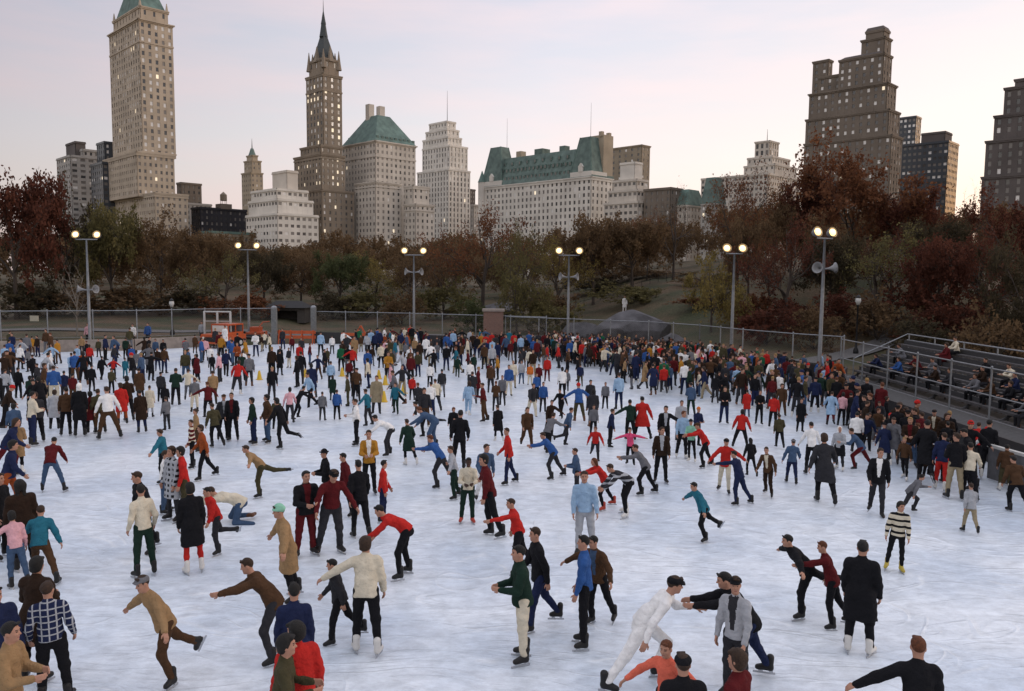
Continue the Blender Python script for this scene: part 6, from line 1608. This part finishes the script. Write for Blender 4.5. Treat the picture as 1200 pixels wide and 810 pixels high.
# crowd: all the small far figures in one mass
PAL = ['black', 'charcoal', 'navy', 'darkbrown', 'brown', 'maroon', 'darkgreen', 'red', 'olive', 'grey', 'white', 'cream', 'tan', 'lightblue', 'blue', 'teal', 'green', 'pink', 'rust', 'denim', 'silver', 'mustard', 'khaki', 'coral', 'hotpink', 'mint', 'orange', 'purple']
pm_ = [fab(c) for c in PAL] + [SKIN['fair'], HAIRC['black'], HAIRC['brown'], HAIRC['auburn'], HAIRC['blond'], SKATEM['black']]
PI = {c: i for i, c in enumerate(PAL)}; NP = len(PAL)
vs, fs, ms, off = [], [], [], 0
for info, r_ in small:
    x, yf, g, gu, px = info; pose = r_[4] if r_[4] in ('stand', 'relaxed', 'front', 'walk', 'armsout', 'airplane', 'stride', 'hold') else 'stand'
    cres = .034 if px > 30 else .042
    tp, bt, hr = split2(r_[5]), split2(r_[6]), parse_hair(r_[7]); tk = TOPK[tp[1]]; tk = 'jacket' if tk in ('sweater', 'shirt') else tk
    hk = hr[0] if hr[0] in ('short', 'bouffant') else 'short'
    v, f, mi = cached(('mg', pose, tk, 'trousers', hk, cres), lambda: merged_geo(pose, tk, 'trousers', hk, cres))
    a = R(r_[3]); c, s_ = math.cos(a), math.sin(a); mx_ = -1 if r_[8].get('_m') else 1
    w = v * np.array([mx_, 1, 1]); w = w @ np.array([[c, s_, 0], [-s_, c, 0], [0, 0, 1]]) * gu + np.array(g)
    lut = np.array([NP, NP + 1 + {'black': 0, 'brown': 1, 'auburn': 2, 'blond': 3}.get(hr[1], 1), PI.get(tp[0], 0), PI.get(bt[0], 0), NP + 5])
    vs.append(w); fs.append((f if mx_ > 0 else f[:, ::-1]) + off); ms.append(lut[mi]); off += len(w)
o = link(bpy.data.objects.new('crowd', np_mesh('crowd', np.concatenate(vs), np.concatenate(fs), pm_, np.concatenate(ms))))
tag(o, 'packed mass of small distant skaters along the rear of the rink', 'crowd', kind='stuff')
# ------------------------------------------------------------------ dusk sky and light
SUN_AZ, SUN_EL = R(62), R(4)          # sunset glow beyond the right of the view
world = bpy.data.worlds.new('World'); scene.world = world; world.use_nodes = True; nt = world.node_tree; nt.nodes.clear()
out = nt.nodes.new('ShaderNodeOutputWorld')
sky = nt.nodes.new('ShaderNodeTexSky'); sky.sky_type = 'NISHITA'; sky.sun_disc = False; sky.sun_elevation = SUN_EL; sky.sun_rotation = SUN_AZ; sky.air_density = 1.2; sky.dust_density = 2.0
bg1 = nt.nodes.new('ShaderNodeBackground'); bg1.inputs[1].default_value = .05; nt.links.new(sky.outputs[0], bg1.inputs[0])
tc = nt.nodes.new('ShaderNodeTexCoord'); sep = nt.nodes.new('ShaderNodeSeparateXYZ'); nt.links.new(tc.outputs['Generated'], sep.inputs[0])
cr = nt.nodes.new('ShaderNodeValToRGB'); e = cr.color_ramp.elements
e[0].position = 0; e[0].color = (.60, .50, .45, 1); e[1].position = 1; e[1].color = (1.0, 1.04, 1.16, 1)
for p, c in ((.06, (.575, .52, .51)), (.14, (.535, .51, .54)), (.24, (.475, .465, .525)), (.36, (.415, .425, .505)), (.6, (.80, .83, .94))): x = e.new(p); x.color = c + (1,)
nt.links.new(sep.outputs['Z'], cr.inputs[0])
# dimmer behind us, brighter towards the afterglow
dot = nt.nodes.new('ShaderNodeVectorMath'); dot.operation = 'DOT_PRODUCT'; nt.links.new(tc.outputs['Generated'], dot.inputs[0]); dot.inputs[1].default_value = (math.sin(R(35)), math.cos(R(35)), 0)
hf = nt.nodes.new('ShaderNodeMath'); hf.operation = 'MULTIPLY_ADD'; hf.inputs[1].default_value = .5; hf.inputs[2].default_value = .5; nt.links.new(dot.outputs['Value'], hf.inputs[0])
mr = nt.nodes.new('ShaderNodeValToRGB'); q = mr.color_ramp.elements; q[0].position = 0; q[0].color = (.84, .82, .80, 1); q[1].position = 1; q[1].color = (1.05, 1.0, .97, 1)
for p, c in ((.45, (.70, .70, .72)), (.66, (.60, .58, .62)), (.80, (.80, .79, .81)), (.91, (.97, .96, .97))): x = q.new(p); x.color = c + (1,)
nt.links.new(hf.outputs[0], mr.inputs[0])
# thin pink wisps
mp = nt.nodes.new('ShaderNodeMapping'); mp.inputs['Scale'].default_value = (1.3, 1.3, 8); mp.inputs['Rotation'].default_value = (0, .22, 0); nt.links.new(tc.outputs['Generated'], mp.inputs[0])
nz = nt.nodes.new('ShaderNodeTexNoise'); nz.inputs['Scale'].default_value = 1.6; nz.inputs['Detail'].default_value = 6; nz.inputs['Roughness'].default_value = .55; nt.links.new(mp.outputs[0], nz.inputs[0])
cm = nt.nodes.new('ShaderNodeMapRange'); cm.inputs[1].default_value = .44; cm.inputs[2].default_value = .66; cm.inputs[3].default_value = 0; cm.inputs[4].default_value = .75; nt.links.new(nz.outputs['Fac'], cm.inputs[0])
mxc = nt.nodes.new('ShaderNodeMix'); mxc.data_type = 'RGBA'; nt.links.new(cm.outputs[0], mxc.inputs[0]); nt.links.new(cr.outputs[0], mxc.inputs[6]); mxc.inputs[7].default_value = (.60, .49, .515, 1)
mu = nt.nodes.new('ShaderNodeMix'); mu.data_type = 'RGBA'; mu.blend_type = 'MULTIPLY'; mu.inputs[0].default_value = 1; nt.links.new(mxc.outputs[2], mu.inputs[6]); nt.links.new(mr.outputs[0], mu.inputs[7])
bg2 = nt.nodes.new('ShaderNodeBackground'); bg2.inputs[1].default_value = 1.0; nt.links.new(mu.outputs[2], bg2.inputs[0])
ad = nt.nodes.new('ShaderNodeAddShader'); nt.links.new(bg1.outputs[0], ad.inputs[0]); nt.links.new(bg2.outputs[0], ad.inputs[1]); nt.links.new(ad.outputs[0], out.inputs[0])
sl = bpy.data.lights.new('sun', 'SUN'); sl.energy = .5; sl.angle = R(25); sl.color = (1, .80, .62)
so = bpy.data.objects.new('sun', sl); COL.objects.link(so)
sd = Vector((math.sin(R(95)) * math.cos(R(16)), math.cos(R(95)) * math.cos(R(16)), math.sin(R(16))))
so.rotation_euler = sd.to_track_quat('Z', 'Y').to_euler(); so.location = (60, 20, 60)
vs_ = scene.view_settings; vs_.view_transform = 'Standard'; vs_.look = 'None'; vs_.exposure = .62; vs_.gamma = 1
scene.cycles.max_bounces = 5; scene.cycles.diffuse_bounces = 3; scene.cycles.glossy_bounces = 2; scene.cycles.use_denoising = True
